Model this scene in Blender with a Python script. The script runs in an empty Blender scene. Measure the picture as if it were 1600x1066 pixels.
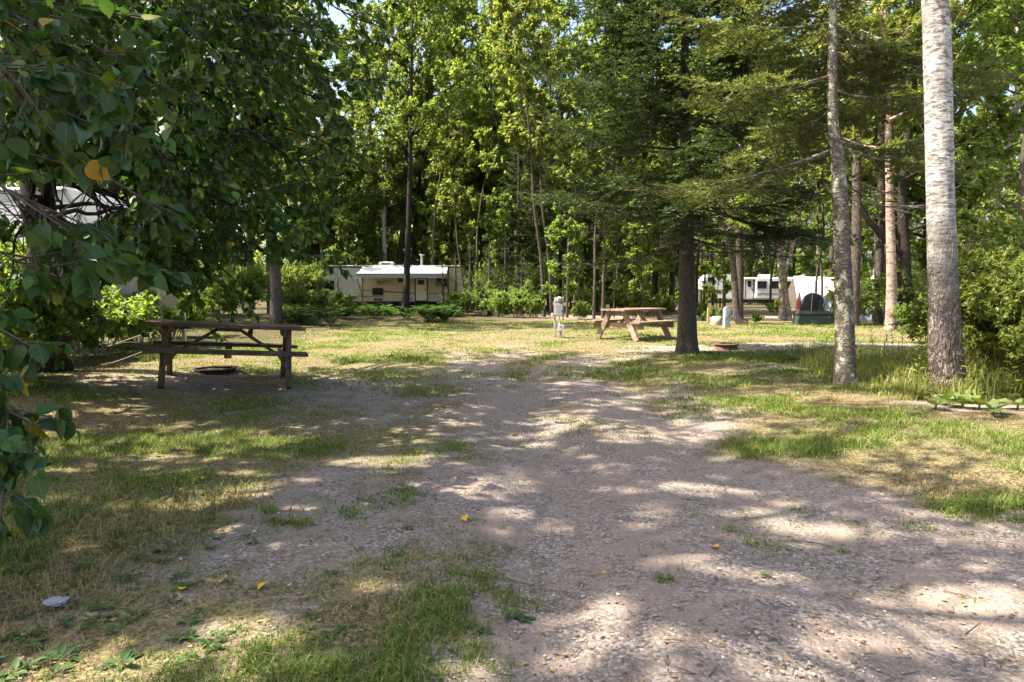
import bpy, bmesh, math
import numpy as np
from mathutils import Vector, Matrix

R = math.radians
sc = bpy.context.scene
# ------------------------------------------------------------------ camera
F = 1067.0                       # focal length in photo pixels (1600 wide)
PITCH = math.atan(81 / F)
CAM = np.array([0.0, 0.0, 1.27])
cd = bpy.data.cameras.new('camera')
cd.sensor_width = 36.0
cd.lens = 36.0 * F / 1600
cd.clip_end = 2000
cam = bpy.data.objects.new('camera', cd)
sc.collection.objects.link(cam)
cam.location = CAM
cam.rotation_euler = (R(90) - PITCH, 0, 0)
sc.camera = cam
# ------------------------------------------------------------------ sky and sun
SUN_EL, SUN_FRONT = R(55), R(5)
to_sun = Vector((-math.cos(SUN_EL) * math.cos(SUN_FRONT), -math.cos(SUN_EL) * math.sin(SUN_FRONT), math.sin(SUN_EL)))
w = bpy.data.worlds.new('World')
sc.world = w
w.use_nodes = True
wn = w.node_tree.nodes
sky = wn.new('ShaderNodeTexSky')
sky.sky_type = 'NISHITA'
sky.sun_disc = False
sky.sun_elevation = SUN_EL
sky.sun_rotation = math.atan2(to_sun.x, to_sun.y) % (2 * math.pi)
sky.air_density = 1.0
sky.dust_density = 4.0
w.node_tree.links.new(sky.outputs[0], wn['Background'].inputs[0])
wn['Background'].inputs[1].default_value = 0.125
sd = bpy.data.lights.new('sun', 'SUN')
sd.energy = 5.0
sd.angle = R(0.53)
sd.color = (1.0, 0.925, 0.79)
sun = bpy.data.objects.new('sun', sd)
sc.collection.objects.link(sun)
sun.rotation_euler = to_sun.to_track_quat('Z', 'Y').to_euler()
sun.location = (-20, -5, 30)
sc.view_settings.view_transform = 'Standard'
sc.view_settings.look = 'None'
sc.view_settings.gamma = 1.0
sc.view_settings.use_curve_mapping = False
sc.view_settings.exposure = 1.85
sc.render.engine = 'CYCLES'
cy = sc.cycles
cy.use_denoising = True
try:
    cy.denoiser = 'OPENIMAGEDENOISE'
    cy.denoising_input_passes = 'RGB_ALBEDO_NORMAL'
    cy.denoising_prefilter = 'NONE'
except Exception:
    pass
cy.use_adaptive_sampling = True
cy.adaptive_threshold = 0.02
cy.max_bounces = 5
cy.diffuse_bounces = 3
cy.glossy_bounces = 2
cy.transmission_bounces = 4
cy.transparent_max_bounces = 4
cy.sample_clamp_indirect = 6
cy.caustics_reflective = False
cy.caustics_refractive = False

# ------------------------------------------------------------------ numeric helpers
def A(*v):
    return np.array(v, dtype=np.float64)

def unit(v):
    return v / np.maximum(np.linalg.norm(v, axis=-1, keepdims=True), 1e-9)

_FW = A(0, math.cos(PITCH), -math.sin(PITCH))
_UP = A(0, math.sin(PITCH), math.cos(PITCH))
_RT = A(1, 0, 0)

def ray(px, py):
    return _FW + _RT * ((px - 800) / F) + _UP * ((533 - py) / F)

def at(px, py, D):
    d = ray(px, py)
    return CAM + d * (D / d[1])

def hash3(ix, iy, iz, seed):
    h = (ix * 374761393 + iy * 668265263 + iz * 2147483647 + seed * 1274126177).astype(np.int64)
    h = (h ^ (h >> 13)) * 1274126177
    h = h & 0xffffffff
    h = (h ^ (h >> 16)) & 0xffffff
    return h / float(0xffffff)

def noise(x, y, z=0.0, seed=0):
    x, y, z = np.broadcast_arrays(np.asarray(x, float), np.asarray(y, float), np.asarray(z, float))
    ix, iy, iz = np.floor(x).astype(np.int64), np.floor(y).astype(np.int64), np.floor(z).astype(np.int64)
    fx, fy, fz = x - ix, y - iy, z - iz
    sx, sy, sz = [f * f * (3 - 2 * f) for f in (fx, fy, fz)]
    r = 0
    for a in (0, 1):
        for b in (0, 1):
            for c in (0, 1):
                wgt = (sx if a else 1 - sx) * (sy if b else 1 - sy) * (sz if c else 1 - sz)
                r = r + wgt * hash3(ix + a, iy + b, iz + c, seed)
    return r * 2 - 1

def fbm(x, y, z=0.0, seed=0, oct=4):
    r, amp = 0, 1.0
    for k in range(oct):
        s = 2.03 ** k
        r = r + amp * noise(np.asarray(x) * s + 17.3 * k, np.asarray(y) * s - 9.1 * k, np.asarray(z) * s, seed + k)
        amp *= 0.5
    return r

def sstep(a, b, x):
    t = np.clip((np.asarray(x, float) - a) / (b - a), 0, 1)
    return t * t * (3 - 2 * t)

# ------------------------------------------------------------------ the lie of the land
def gz(x, y):
    x, y = np.asarray(x, float), np.asarray(y, float)
    z = 0.035 * noise(x * 0.33, y * 0.33, 0, 5) + 0.012 * noise(x * 1.7, y * 1.7, 0, 6)
    z = z - 0.42 * sstep(16, 58, y) * sstep(-2, 12, x)
    z = z + 0.28 * np.exp(-((x + 9.5) / 4.0) ** 2 - ((y - 27) / 3.5) ** 2)
    z = z - 0.05 * np.exp(-((x - 0.15) / 0.35) ** 2) * sstep(16, 9, y) - 0.05 * np.exp(-((x - 1.55) / 0.4) ** 2) * sstep(16, 9, y)
    z = z + 0.20 * sstep(-2.7, -5.6, x) * sstep(5.0, 7.0, y) * sstep(16, 11, y)
    z = z + 0.06 * sstep(2.2, 4.2, x) * sstep(14, 11, y)
    return z - gz0

gz0 = 0.0
gz0 = float(gz(0.0, 2.0))

def g1(x, y):
    return float(gz(x, y))

def P(px, py):
    """photo pixel -> point on the ground"""
    d = ray(px, py)
    t = -CAM[2] / d[2]
    for _ in range(6):
        p = CAM + d * t
        t = (g1(p[0], p[1]) - CAM[2]) / d[2]
    p = CAM + d * t
    return A(p[0], p[1], g1(p[0], p[1]))

def drive(x, y):
    """1 on the bare gravel of the drives, 0 on the turf"""
    n = fbm(x * 0.9, y * 0.9, 0, 31, 4)
    n2 = fbm(x * 2.6, y * 2.6, 0, 37, 3)
    wob = 0.35 * n + 0.14 * n2
    right = 1.95 + 1.9 * sstep(5.0, 2.6, y) + 8 * sstep(3.2, 1.0, y)
    left = -0.45 - 0.9 * sstep(7, 11, y)
    m = sstep(left - 0.9, left + 0.6, x + wob) * sstep(right + 0.65, right - 0.6, x + 1.2 * wob)
    m = m * (1 - 0.9 * sstep(11.5, 15.5, y + 1.4 * n))
    m = m * (1 - (0.20 + 0.55 * sstep(5.0, 9.0, y)) * sstep(0.0, 0.55, fbm(x * 1.7 + 4, y * 1.1, 0, 58, 4)))
    # worn earth left of the drive and round the near table
    worn = np.exp(-((x + 2.0) / 1.5) ** 2 - ((y - 8.6) / 2.6) ** 2) * 0.85
    worn = np.maximum(worn, np.exp(-((x + 4.1) / 1.3) ** 2 - ((y - 8.5) / 1.2) ** 2) * 0.95)
    worn = np.maximum(worn, 0.62 * np.exp(-((x + 1.0) / 0.9) ** 2 - ((y - 3.2) / 2.5) ** 2))
    worn = np.maximum(worn, 0.6 * np.exp(-((x + 1.35) / 0.22) ** 2 - ((y - 2.75) / 0.55) ** 2))
    worn = np.maximum(worn, 0.75 * np.exp(-((x - 3.9) / 1.3) ** 2 - ((y - 10.3) / 0.45) ** 2))
    m = np.maximum(m, np.clip(worn + 0.75 * wob, 0, 0.95) * sstep(0.12, 0.4, worn))
    # the neighbouring pitch behind the fir, a strip of pale gravel
    c = 14.6 + 0.06 * (x - 4) + 0.3 * n
    st = sstep(1.25, 0.75, np.abs(y - c)) * sstep(1.6, 2.8, x + wob) * sstep(30, 16, x)
    m = np.maximum(m, st)
    # soil edge by the shrub on the right
    e = sstep(0.4, 0.15, np.abs((y - 6.75) + 0.33 * (x - 5.0) + 0.12 * n)) * sstep(3.6, 4.6, x)
    m = np.maximum(m, e * 0.9)
    # campground road further back
    c2 = 33.5 + 0.1 * x + 1.5 * noise(x * 0.1, 0, 0, 3)
    m = np.maximum(m, sstep(2.4, 1.7, np.abs(y - c2)) * sstep(-6, -1, x))
    return np.clip(m, 0, 1)

def woods(x, y):
    """1 where the ground is forest floor"""
    n = 1.6 * noise(x * 0.25, y * 0.25, 0, 77)
    a = sstep(23.5, 26.5, y + n + 6.5 * sstep(-5.5, -11, x)) * sstep(2.5, -1.5, x)
    b = sstep(-4.6, -6.2, x + 0.5 * n) * sstep(7.5, 10, y)
    c = sstep(4.9, 5.5, x + 0.25 * n - 0.10 * (y - 7)) * sstep(6.1, 6.9, y) * sstep(12.5, 9.5, y)
    d = sstep(52, 66, y + n)
    return np.clip(np.maximum.reduce([a, b, c * 0.8, d]), 0, 1)

# ------------------------------------------------------------------ mesh helpers
def col():
    return sc.collection

class MB:
    """collects vertices and faces of one mesh"""
    def __init__(self):
        self.v, self.f, self.n = [], [], 0
    def add(self, verts, *faces, mat=0, smooth=False):
        verts = np.asarray(verts, float).reshape(-1, 3)
        for f in faces:
            f = np.asarray(f, np.int64)
            if len(f):
                self.f.append((f + self.n, mat, smooth))
        self.v.append(verts)
        self.n += len(verts)
        return self
    def mesh(self, name, mats):
        me = bpy.data.meshes.new(name)
        v = np.concatenate(self.v) if self.v else np.zeros((0, 3))
        me.vertices.add(len(v))
        me.vertices.foreach_set('co', v.astype(np.float32).ravel())
        loops = np.concatenate([f.ravel() for f, _, _ in self.f])
        tot = np.concatenate([np.full(len(f), f.shape[1], np.int32) for f, _, _ in self.f])
        mi = np.concatenate([np.full(len(f), m, np.int32) for f, m, _ in self.f])
        sm = np.concatenate([np.full(len(f), s, bool) for f, _, s in self.f])
        st = np.concatenate([[0], np.cumsum(tot)[:-1]]).astype(np.int32)
        me.loops.add(len(loops))
        me.loops.foreach_set('vertex_index', loops.astype(np.int32))
        me.polygons.add(len(tot))
        me.polygons.foreach_set('loop_start', st)
        me.polygons.foreach_set('loop_total', tot)
        me.polygons.foreach_set('material_index', mi)
        me.polygons.foreach_set('use_smooth', sm)
        for m in (mats if isinstance(mats, (list, tuple)) else [mats]):
            me.materials.append(m)
        me.update(calc_edges=True)
        return me
    def obj(self, name, mats, parent=None, loc=(0, 0, 0), rot=(0, 0, 0)):
        return link(name, self.mesh(name, mats), parent, loc, rot)

def link(name, data, parent=None, loc=(0, 0, 0), rot=(0, 0, 0)):
    o = bpy.data.objects.new(name, data)
    col().objects.link(o)
    if parent is not None:
        o.parent = parent
    o.location = loc
    o.rotation_euler = rot
    return o

def tag(o, label=None, cat=None, group=None, kind=None):
    if label: o['label'] = label
    if cat: o['category'] = cat
    if group: o['group'] = group
    if kind: o['kind'] = kind
    return o

def thing(name, label, cat, loc=(0, 0, 0), rot=(0, 0, 0), group=None):
    return tag(link(name, None, None, loc, rot), label, cat, group)

def copy_tree(o, parent=None):
    c = o.copy()
    col().objects.link(c)
    c.parent = parent
    for ch in list(o.children):
        copy_tree(ch, c)
    return c

BOXF = [[0, 3, 2, 1], [4, 5, 6, 7], [0, 1, 5, 4], [1, 2, 6, 5], [2, 3, 7, 6], [3, 0, 4, 7]]

def box(mb, c, s, rot=None, mat=0):
    hx, hy, hz = s[0] / 2, s[1] / 2, s[2] / 2
    v = A([-hx, -hy, -hz], [hx, -hy, -hz], [hx, hy, -hz], [-hx, hy, -hz], [-hx, -hy, hz], [hx, -hy, hz], [hx, hy, hz], [-hx, hy, hz])
    if rot is not None:
        v = v @ np.array(rot.to_matrix()).T
    return mb.add(v + A(*c), BOXF, mat=mat)

def bevel_box_mesh(name, s, mats, bev=0.006, seg=1):
    bm = bmesh.new()
    bmesh.ops.create_cube(bm, size=1.0)
    for v in bm.verts:
        v.co = Vector((v.co.x * s[0], v.co.y * s[1], v.co.z * s[2]))
    if bev:
        bmesh.ops.bevel(bm, geom=list(bm.edges), offset=bev, segments=seg, affect='EDGES', clamp_overlap=True)
    me = bpy.data.meshes.new(name)
    bm.to_mesh(me)
    bm.free()
    me.materials.append(mats)
    return me

def bbox(name, s, mat, parent, loc=(0, 0, 0), rot=(0, 0, 0), bev=0.006, seg=1):
    return link(name, bevel_box_mesh(name, s, mat, bev, seg), parent, loc, rot)

def prism(name, outline, depth, mat, parent=None, loc=(0, 0, 0), rot=(0, 0, 0), bev=0.0, axis='y'):
    """outline in x,z pushed along y (depth), centred on y"""
    n = len(outline)
    o = np.array(outline, float)
    v = np.concatenate([np.stack([o[:, 0], np.full(n, -depth / 2), o[:, 1]], 1), np.stack([o[:, 0], np.full(n, depth / 2), o[:, 1]], 1)])
    bm = bmesh.new()
    bv = [bm.verts.new(c) for c in v]
    bm.faces.new(bv[:n]); bm.faces.new(bv[n:][::-1])
    for i in range(n):
        j = (i + 1) % n
        bm.faces.new([bv[j], bv[i], bv[n + i], bv[n + j]])
    bmesh.ops.recalc_face_normals(bm, faces=bm.faces)
    if bev:
        bmesh.ops.bevel(bm, geom=list(bm.edges), offset=bev, segments=2, affect='EDGES', clamp_overlap=True)
    me = bpy.data.meshes.new(name)
    bm.to_mesh(me); bm.free()
    me.materials.append(mat)
    return link(name, me, parent, loc, rot)

def frames(d):
    d = unit(d)
    ref = np.where(np.abs(d[..., 2:3]) > 0.9, A(1, 0, 0), A(0, 0, 1))
    u = unit(np.cross(ref, d))
    return u, np.cross(d, u)

def prisms(mb, p0, p1, r0, r1, sides=3, mat=0):
    """many straight tapering sticks at once"""
    p0, p1 = np.atleast_2d(p0), np.atleast_2d(p1)
    N = len(p0)
    r0, r1 = np.broadcast_to(r0, (N,)), np.broadcast_to(r1, (N,))
    u, v = frames(p1 - p0)
    a = np.arange(sides) * 2 * np.pi / sides
    ring = u[:, None] * np.cos(a)[None, :, None] + v[:, None] * np.sin(a)[None, :, None]
    V = np.concatenate([p0[:, None] + ring * r0[:, None, None], p1[:, None] + ring * r1[:, None, None]], 1)
    i = np.arange(sides); j = (i + 1) % sides
    f = np.stack([i, j, j + sides, i + sides], 1)
    Fc = (f[None] + (np.arange(N) * 2 * sides)[:, None, None]).reshape(-1, 4)
    return mb.add(V.reshape(-1, 3), Fc, mat=mat, smooth=True)

def spline(pts, n):
    p = np.array(pts, float)
    k = len(p)
    t = np.linspace(0, k - 1, n)
    i = np.clip(np.floor(t).astype(int), 0, k - 2)
    f = (t - i)[:, None]
    pm, p1, p2, pn = p[np.maximum(i - 1, 0)], p[i], p[i + 1], p[np.minimum(i + 2, k - 1)]
    return 0.5 * ((2 * p1) + (-pm + p2) * f + (2 * pm - 5 * p1 + 4 * p2 - pn) * f ** 2 + (-pm + 3 * p1 - 3 * p2 + pn) * f ** 3)

def tube(mb, pts, rad, sides=8, mat=0, cap=True, disp=None):
    pts = np.array(pts, float)
    n = len(pts)
    rad = np.broadcast_to(np.asarray(rad, float), (n,))
    d = np.gradient(pts, axis=0)
    d = unit(d)
    u0, _ = frames(d[:1])
    us = [u0[0]]
    for i in range(1, n):
        q = us[-1] - d[i] * np.dot(us[-1], d[i])
        us.append(q / max(np.linalg.norm(q), 1e-9))
    u = np.array(us); v = np.cross(d, u)
    a = np.arange(sides) * 2 * np.pi / sides
    ring = u[:, None] * np.cos(a)[None, :, None] + v[:, None] * np.sin(a)[None, :, None]
    rr = rad[:, None] * np.ones(sides)[None]
    if disp is not None:
        rr = disp(pts, a, rr)
    V = pts[:, None] + ring * rr[..., None]
    i = np.arange(sides); j = (i + 1) % sides
    f = np.stack([i, j, j + sides, i + sides], 1)
    Fc = (f[None] + (np.arange(n - 1) * sides)[:, None, None]).reshape(-1, 4)
    mb.add(V.reshape(-1, 3), Fc, mat=mat, smooth=True)
    if cap:
        for k, rev in ((0, True), (n - 1, False)):
            ringv = V[k]
            c = pts[k]
            fa = np.stack([i, j, np.full(sides, sides)], 1)
            if rev: fa = fa[:, ::-1]
            mb.add(np.concatenate([ringv, c[None]]), fa, mat=mat)
    return mb

def lathe(mb, prof, sides=24, mat=0, smooth=True):
    prof = np.array(prof, float)
    a = np.arange(sides) * 2 * np.pi / sides
    V = np.stack([prof[:, 0:1] * np.cos(a), prof[:, 0:1] * np.sin(a), np.repeat(prof[:, 1:2], sides, 1)], 2)
    i = np.arange(sides); j = (i + 1) % sides
    f = np.stack([i, j, j + sides, i + sides], 1)
    Fc = (f[None] + (np.arange(len(prof) - 1) * sides)[:, None, None]).reshape(-1, 4)
    return mb.add(V.reshape(-1, 3), Fc, mat=mat, smooth=smooth)

# leaf shapes: rows of (along, half width, lift); the tip closes the blade
LEAF2_V = A([0, 0, 0], [0.45, 0.33, 0.07], [1, 0, -0.03], [0.45, -0.33, 0.07])
LEAF2_F = np.array([[0, 2, 1], [0, 3, 2]])

def blade_shape(rows, fold=0.18, curl=0.12):
    v, f = [], []
    for k, (t, hw) in enumerate(rows):
        z = -curl * t * t
        v += [[t, hw, z + fold * hw], [t, 0, z], [t, -hw, z + fold * hw]]
    for k in range(len(rows) - 1):
        a = 3 * k
        f += [[a, a + 1, a + 4, a + 3], [a + 1, a + 2, a + 5, a + 4]]
    return A(*v), np.array(f)

OVLOW_V, OVLOW_F = blade_shape([(0.0, 0.05), (0.22, 0.37), (0.58, 0.33), (1.0, 0.004)])
OVATE_V, OVATE_F = blade_shape([(0.0, 0.03), (0.08, 0.24), (0.28, 0.39), (0.5, 0.37), (0.72, 0.24), (0.9, 0.08), (1.0, 0.004)])
LANCE_V, LANCE_F = blade_shape([(0.0, 0.02), (0.3, 0.15), (0.65, 0.12), (1.0, 0.005)], 0.25, 0.2)

def leaf_frames(pos, d, nrm, size):
    d = unit(d)
    nrm = unit(nrm - d * np.sum(nrm * d, -1, keepdims=True))
    s = np.cross(nrm, d)
    return d, s, nrm

def leaf_batch(mb, T, Fc, pos, d, nrm, size, mat=0, smooth=False):
    d, s, n = leaf_frames(pos, d, nrm, size)
    V = pos[:, None] + size[:, None, None] * (T[None, :, 0:1] * d[:, None] + T[None, :, 1:2] * s[:, None] + T[None, :, 2:3] * n[:, None])
    k = len(T)
    FF = (Fc[None] + (np.arange(len(pos)) * k)[:, None, None]).reshape(-1, Fc.shape[1])
    return mb.add(V.reshape(-1, 3), FF, mat=mat, smooth=smooth)

def children(rng, p0, p1, n, t0, t1, L, spread, up=0.0, taper=0.35):
    N = len(p0)
    t = rng.uniform(t0, t1, (N, n))
    b = p0[:, None] + (p1 - p0)[:, None] * t[..., None]
    d = unit(p1 - p0)[:, None] + unit(rng.normal(size=(N, n, 3))) * spread + A(0, 0, up)
    d = unit(d)
    L = np.broadcast_to(np.asarray(L, float), (N,))[:, None] * rng.uniform(0.6, 1.25, (N, n)) * (1 - taper * t)
    return b.reshape(-1, 3), (b + d * L[..., None]).reshape(-1, 3)

def twig_leaves(rng, p0, p1, n, size, droop=0.5, flat=0.6, spread=0.9):
    N = len(p0)
    t = rng.uniform(0.1, 1.05, (N, n))
    pos = (p0[:, None] + (p1 - p0)[:, None] * t[..., None]).reshape(-1, 3)
    d = np.repeat(unit(p1 - p0), n, 0) * 0.6 + unit(rng.normal(size=(N * n, 3))) * spread - A(0, 0, droop)
    nrm = A(0, 0, 1) + rng.normal(size=(N * n, 3)) * flat
    s = size * rng.uniform(0.5, 1.35, N * n)
    return pos, unit(d), nrm, s

# ------------------------------------------------------------------ materials
def newmat(name):
    m = bpy.data.materials.new(name)
    m.use_nodes = True
    nt = m.node_tree
    b = nt.nodes['Principled BSDF']
    return m, nt, b

def nd(nt, t, **kw):
    n = nt.nodes.new(t)
    for k, v in kw.items():
        if k.startswith('i_'):
            n.inputs[k[2:].replace('_', ' ')].default_value = v
        else:
            setattr(n, k, v)
    return n

def ramp(nt, stops, fac=None):
    r = nt.nodes.new('ShaderNodeValToRGB')
    e = r.color_ramp.elements
    while len(e) < len(stops):
        e.new(0.5)
    for k, (p, c) in enumerate(stops):
        e[k].position = p
        e[k].color = (*c, 1) if len(c) == 3 else c
    if fac is not None:
        nt.links.new(fac, r.inputs[0])
    return r

def mixc(nt, fac, a, b, mode='MIX'):
    m = nt.nodes.new('ShaderNodeMix')
    m.data_type = 'RGBA'
    m.blend_type = mode
    for sock, v in ((m.inputs[0], fac), (m.inputs[6], a), (m.inputs[7], b)):
        if isinstance(v, (int, float)):
            sock.default_value = v
        elif isinstance(v, tuple):
            sock.default_value = (*v, 1) if len(v) == 3 else v
        else:
            nt.links.new(v, sock)
    return m.outputs[2]

def mth(nt, op, a, b=None):
    m = nt.nodes.new('ShaderNodeMath')
    m.operation = op
    for s, v in zip(m.inputs, (a, b)):
        if v is None: continue
        if isinstance(v, (int, float)): s.default_value = v
        else: nt.links.new(v, s)
    return m.outputs[0]

def coords(nt, scale=(1, 1, 1), kind='Object'):
    tc = nt.nodes.new('ShaderNodeTexCoord')
    mp = nt.nodes.new('ShaderNodeMapping')
    mp.inputs['Scale'].default_value = scale
    nt.links.new(tc.outputs[kind], mp.inputs[0])
    return mp.outputs[0]

def tex_noise(nt, vec, scale, detail=4, rough=0.55, dist=0.0):
    n = nd(nt, 'ShaderNodeTexNoise')
    n.inputs['Scale'].default_value = scale
    n.inputs['Detail'].default_value = detail
    n.inputs['Roughness'].default_value = rough
    n.inputs['Distortion'].default_value = dist
    nt.links.new(vec, n.inputs['Vector'])
    return n.outputs['Fac']

def bump(nt, b, h, strength, dist):
    n = nd(nt, 'ShaderNodeBump')
    n.inputs['Strength'].default_value = strength
    n.inputs['Distance'].default_value = dist
    nt.links.new(h, n.inputs['Height'])
    nt.links.new(n.outputs[0], b.inputs['Normal'])

def leaf_mat(name, stops, transl=0.4, rough=0.45, spec=0.35, tint=(1.5, 1.45, 0.5)):
    m, nt, b = newmat(name)
    geo = nd(nt, 'ShaderNodeNewGeometry')
    oi = nd(nt, 'ShaderNodeObjectInfo')
    v = mth(nt, 'FRACT', mth(nt, 'ADD', geo.outputs['Random Per Island'], oi.outputs['Random']))
    r = ramp(nt, stops, v)
    hs = nd(nt, 'ShaderNodeHueSaturation')
    nt.links.new(r.outputs[0], hs.inputs['Color'])
    nt.links.new(mth(nt, 'ADD', mth(nt, 'MULTIPLY', oi.outputs['Random'], 0.022), 0.492), hs.inputs['Hue'])
    nt.links.new(mth(nt, 'ADD', mth(nt, 'MULTIPLY', oi.outputs['Random'], 0.4), 0.82), hs.inputs['Value'])
    c = hs.outputs[0]
    nt.links.new(c, b.inputs['Base Color'])
    b.inputs['Roughness'].default_value = rough
    b.inputs['Specular IOR Level'].default_value = spec
    tr = nd(nt, 'ShaderNodeBsdfTranslucent')
    nt.links.new(mixc(nt, 1.0, c, tint, 'MULTIPLY'), tr.inputs['Color'])
    mx = nd(nt, 'ShaderNodeMixShader')
    mx.inputs[0].default_value = transl
    nt.links.new(b.outputs[0], mx.inputs[1])
    nt.links.new(tr.outputs[0], mx.inputs[2])
    nt.links.new(mx.outputs[0], nt.nodes['Material Output'].inputs[0])
    return m

def bark_mat(name, dark, light, lichen=None, vscale=(9, 9, 2.2), bumpd=0.02, lich_amt=0.55):
    m, nt, b = newmat(name)
    vec = coords(nt, vscale)
    vo = nd(nt, 'ShaderNodeTexVoronoi', feature='DISTANCE_TO_EDGE')
    vo.inputs['Scale'].default_value = 2.2
    nz = nd(nt, 'ShaderNodeTexNoise')
    nz.inputs['Scale'].default_value = 2.0
    nz.inputs['Detail'].default_value = 5
    nt.links.new(vec, nz.inputs['Vector'])
    vv = nd(nt, 'ShaderNodeVectorMath', operation='MULTIPLY_ADD')
    nt.links.new(nz.outputs['Color'], vv.inputs[0])
    vv.inputs[1].default_value = (0.9, 0.9, 0.9)
    nt.links.new(vec, vv.inputs[2])
    nt.links.new(vv.outputs[0], vo.inputs['Vector'])
    crack = ramp(nt, [(0.0, (0, 0, 0)), (0.22, (1, 1, 1))], vo.outputs['Distance']).outputs[0]
    fine = tex_noise(nt, vec, 7, 6, 0.7)
    c = mixc(nt, mth(nt, 'MULTIPLY', crack, fine), dark, light)
    big = tex_noise(nt, coords(nt, (1, 1, 0.8)), 7.5, 9, 0.72)
    if lichen:
        f = ramp(nt, [(lich_amt, (0, 0, 0)), (lich_amt + 0.05, (1, 1, 1))], big).outputs[0]
        c = mixc(nt, f, c, lichen)
    nt.links.new(c, b.inputs['Base Color'])
    b.inputs['Roughness'].default_value = 0.9
    b.inputs['Specular IOR Level'].default_value = 0.15
    bump(nt, b, mth(nt, 'ADD', mth(nt, 'MULTIPLY', crack, 0.7), fine), 0.8, bumpd)
    return m

def birch_mat(name, white=(0.50, 0.47, 0.44), stain=(0.075, 0.062, 0.056), low=0.75, lowc=(0.23, 0.18, 0.155), fade=1.3, lent=(9, 9, 30)):
    m, nt, b = newmat(name)
    v1 = coords(nt, lent)
    a = tex_noise(nt, v1, 1.0, 5, 0.62, 0.6)
    f1 = ramp(nt, [(0.51, (0, 0, 0)), (0.56, (1, 1, 1))], a).outputs[0]
    bl = tex_noise(nt, coords(nt, (1.2, 1.2, 1.0)), 3.5, 5, 0.6)
    f2 = ramp(nt, [(0.42, (0, 0, 0)), (0.60, (1, 1, 1))], bl).outputs[0]
    c = mixc(nt, f2, white, tuple(0.55 * w_ + 0.45 * s_ for w_, s_ in zip(white, stain)))
    c = mixc(nt, mth(nt, 'MULTIPLY', f1, 0.85), c, stain)
    mot = ramp(nt, [(0.50, (0, 0, 0)), (0.57, (1, 1, 1))], tex_noise(nt, coords(nt, (1, 1, 2.6)), 15, 7, 0.75, 0.8)).outputs[0]
    c = mixc(nt, mth(nt, 'MULTIPLY', mot, 0.85), c, tuple(0.35 * w_ + 0.65 * s_ for w_, s_ in zip(white, stain)))
    # furrowed grey-brown bark towards the root
    vo = nd(nt, 'ShaderNodeTexVoronoi', feature='DISTANCE_TO_EDGE')
    vo.inputs['Scale'].default_value = 1.0
    nzz = nd(nt, 'ShaderNodeTexNoise')
    nzz.inputs['Scale'].default_value = 1.2
    vec = coords(nt, (24, 24, 7))
    nt.links.new(vec, nzz.inputs['Vector'])
    vv = nd(nt, 'ShaderNodeVectorMath', operation='MULTIPLY_ADD')
    nt.links.new(nzz.outputs['Color'], vv.inputs[0])
    vv.inputs[1].default_value = (2.6, 2.6, 2.6)
    nt.links.new(vec, vv.inputs[2])
    nt.links.new(vv.outputs[0], vo.inputs['Vector'])
    cr = ramp(nt, [(0.0, (0, 0, 0)), (0.38, (1, 1, 1))], vo.outputs['Distance']).outputs[0]
    lc = mixc(nt, cr, tuple(x * 0.35 for x in lowc), tuple(x * 1.55 for x in lowc))
    tc = nd(nt, 'ShaderNodeTexCoord')
    sp = nd(nt, 'ShaderNodeSeparateXYZ')
    nt.links.new(tc.outputs['Object'], sp.inputs[0])
    zz = mth(nt, 'SUBTRACT', sp.outputs[2], mth(nt, 'MULTIPLY', mth(nt, 'SUBTRACT', bl, 0.5), 1.6))
    mr = nd(nt, 'ShaderNodeMapRange')
    nt.links.new(zz, mr.inputs[0])
    mr.inputs[1].default_value = low + fade
    mr.inputs[2].default_value = low
    c = mixc(nt, mr.outputs[0], c, lc)
    nt.links.new(c, b.inputs['Base Color'])
    b.inputs['Roughness'].default_value = 0.75
    b.inputs['Specular IOR Level'].default_value = 0.25
    h = mth(nt, 'ADD', mth(nt, 'MULTIPLY', mth(nt, 'MULTIPLY', cr, mr.outputs[0]), 1.0), mth(nt, 'MULTIPLY', a, -0.5))
    bump(nt, b, h, 0.9, 0.02)
    return m

def plain(name, c, rough=0.6, metal=0.0, var=0.12, scale=6, spec=0.4, bumpd=0.0, dirt=None):
    m, nt, b = newmat(name)
    n = tex_noise(nt, coords(nt), scale, 6, 0.65)
    cc = mixc(nt, n, tuple(x * (1 - var) for x in c), tuple(min(1, x * (1 + var)) for x in c))
    if dirt:
        f = ramp(nt, [(0.45, (0, 0, 0)), (0.72, (1, 1, 1))], tex_noise(nt, coords(nt), scale * 0.35, 7, 0.7)).outputs[0]
        cc = mixc(nt, mth(nt, 'MULTIPLY', f, 0.7), cc, dirt)
    nt.links.new(cc, b.inputs['Base Color'])
    b.inputs['Roughness'].default_value = rough
    b.inputs['Metallic'].default_value = metal
    b.inputs['Specular IOR Level'].default_value = spec
    if bumpd:
        bump(nt, b, n, 0.6, bumpd)
    return m

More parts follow.
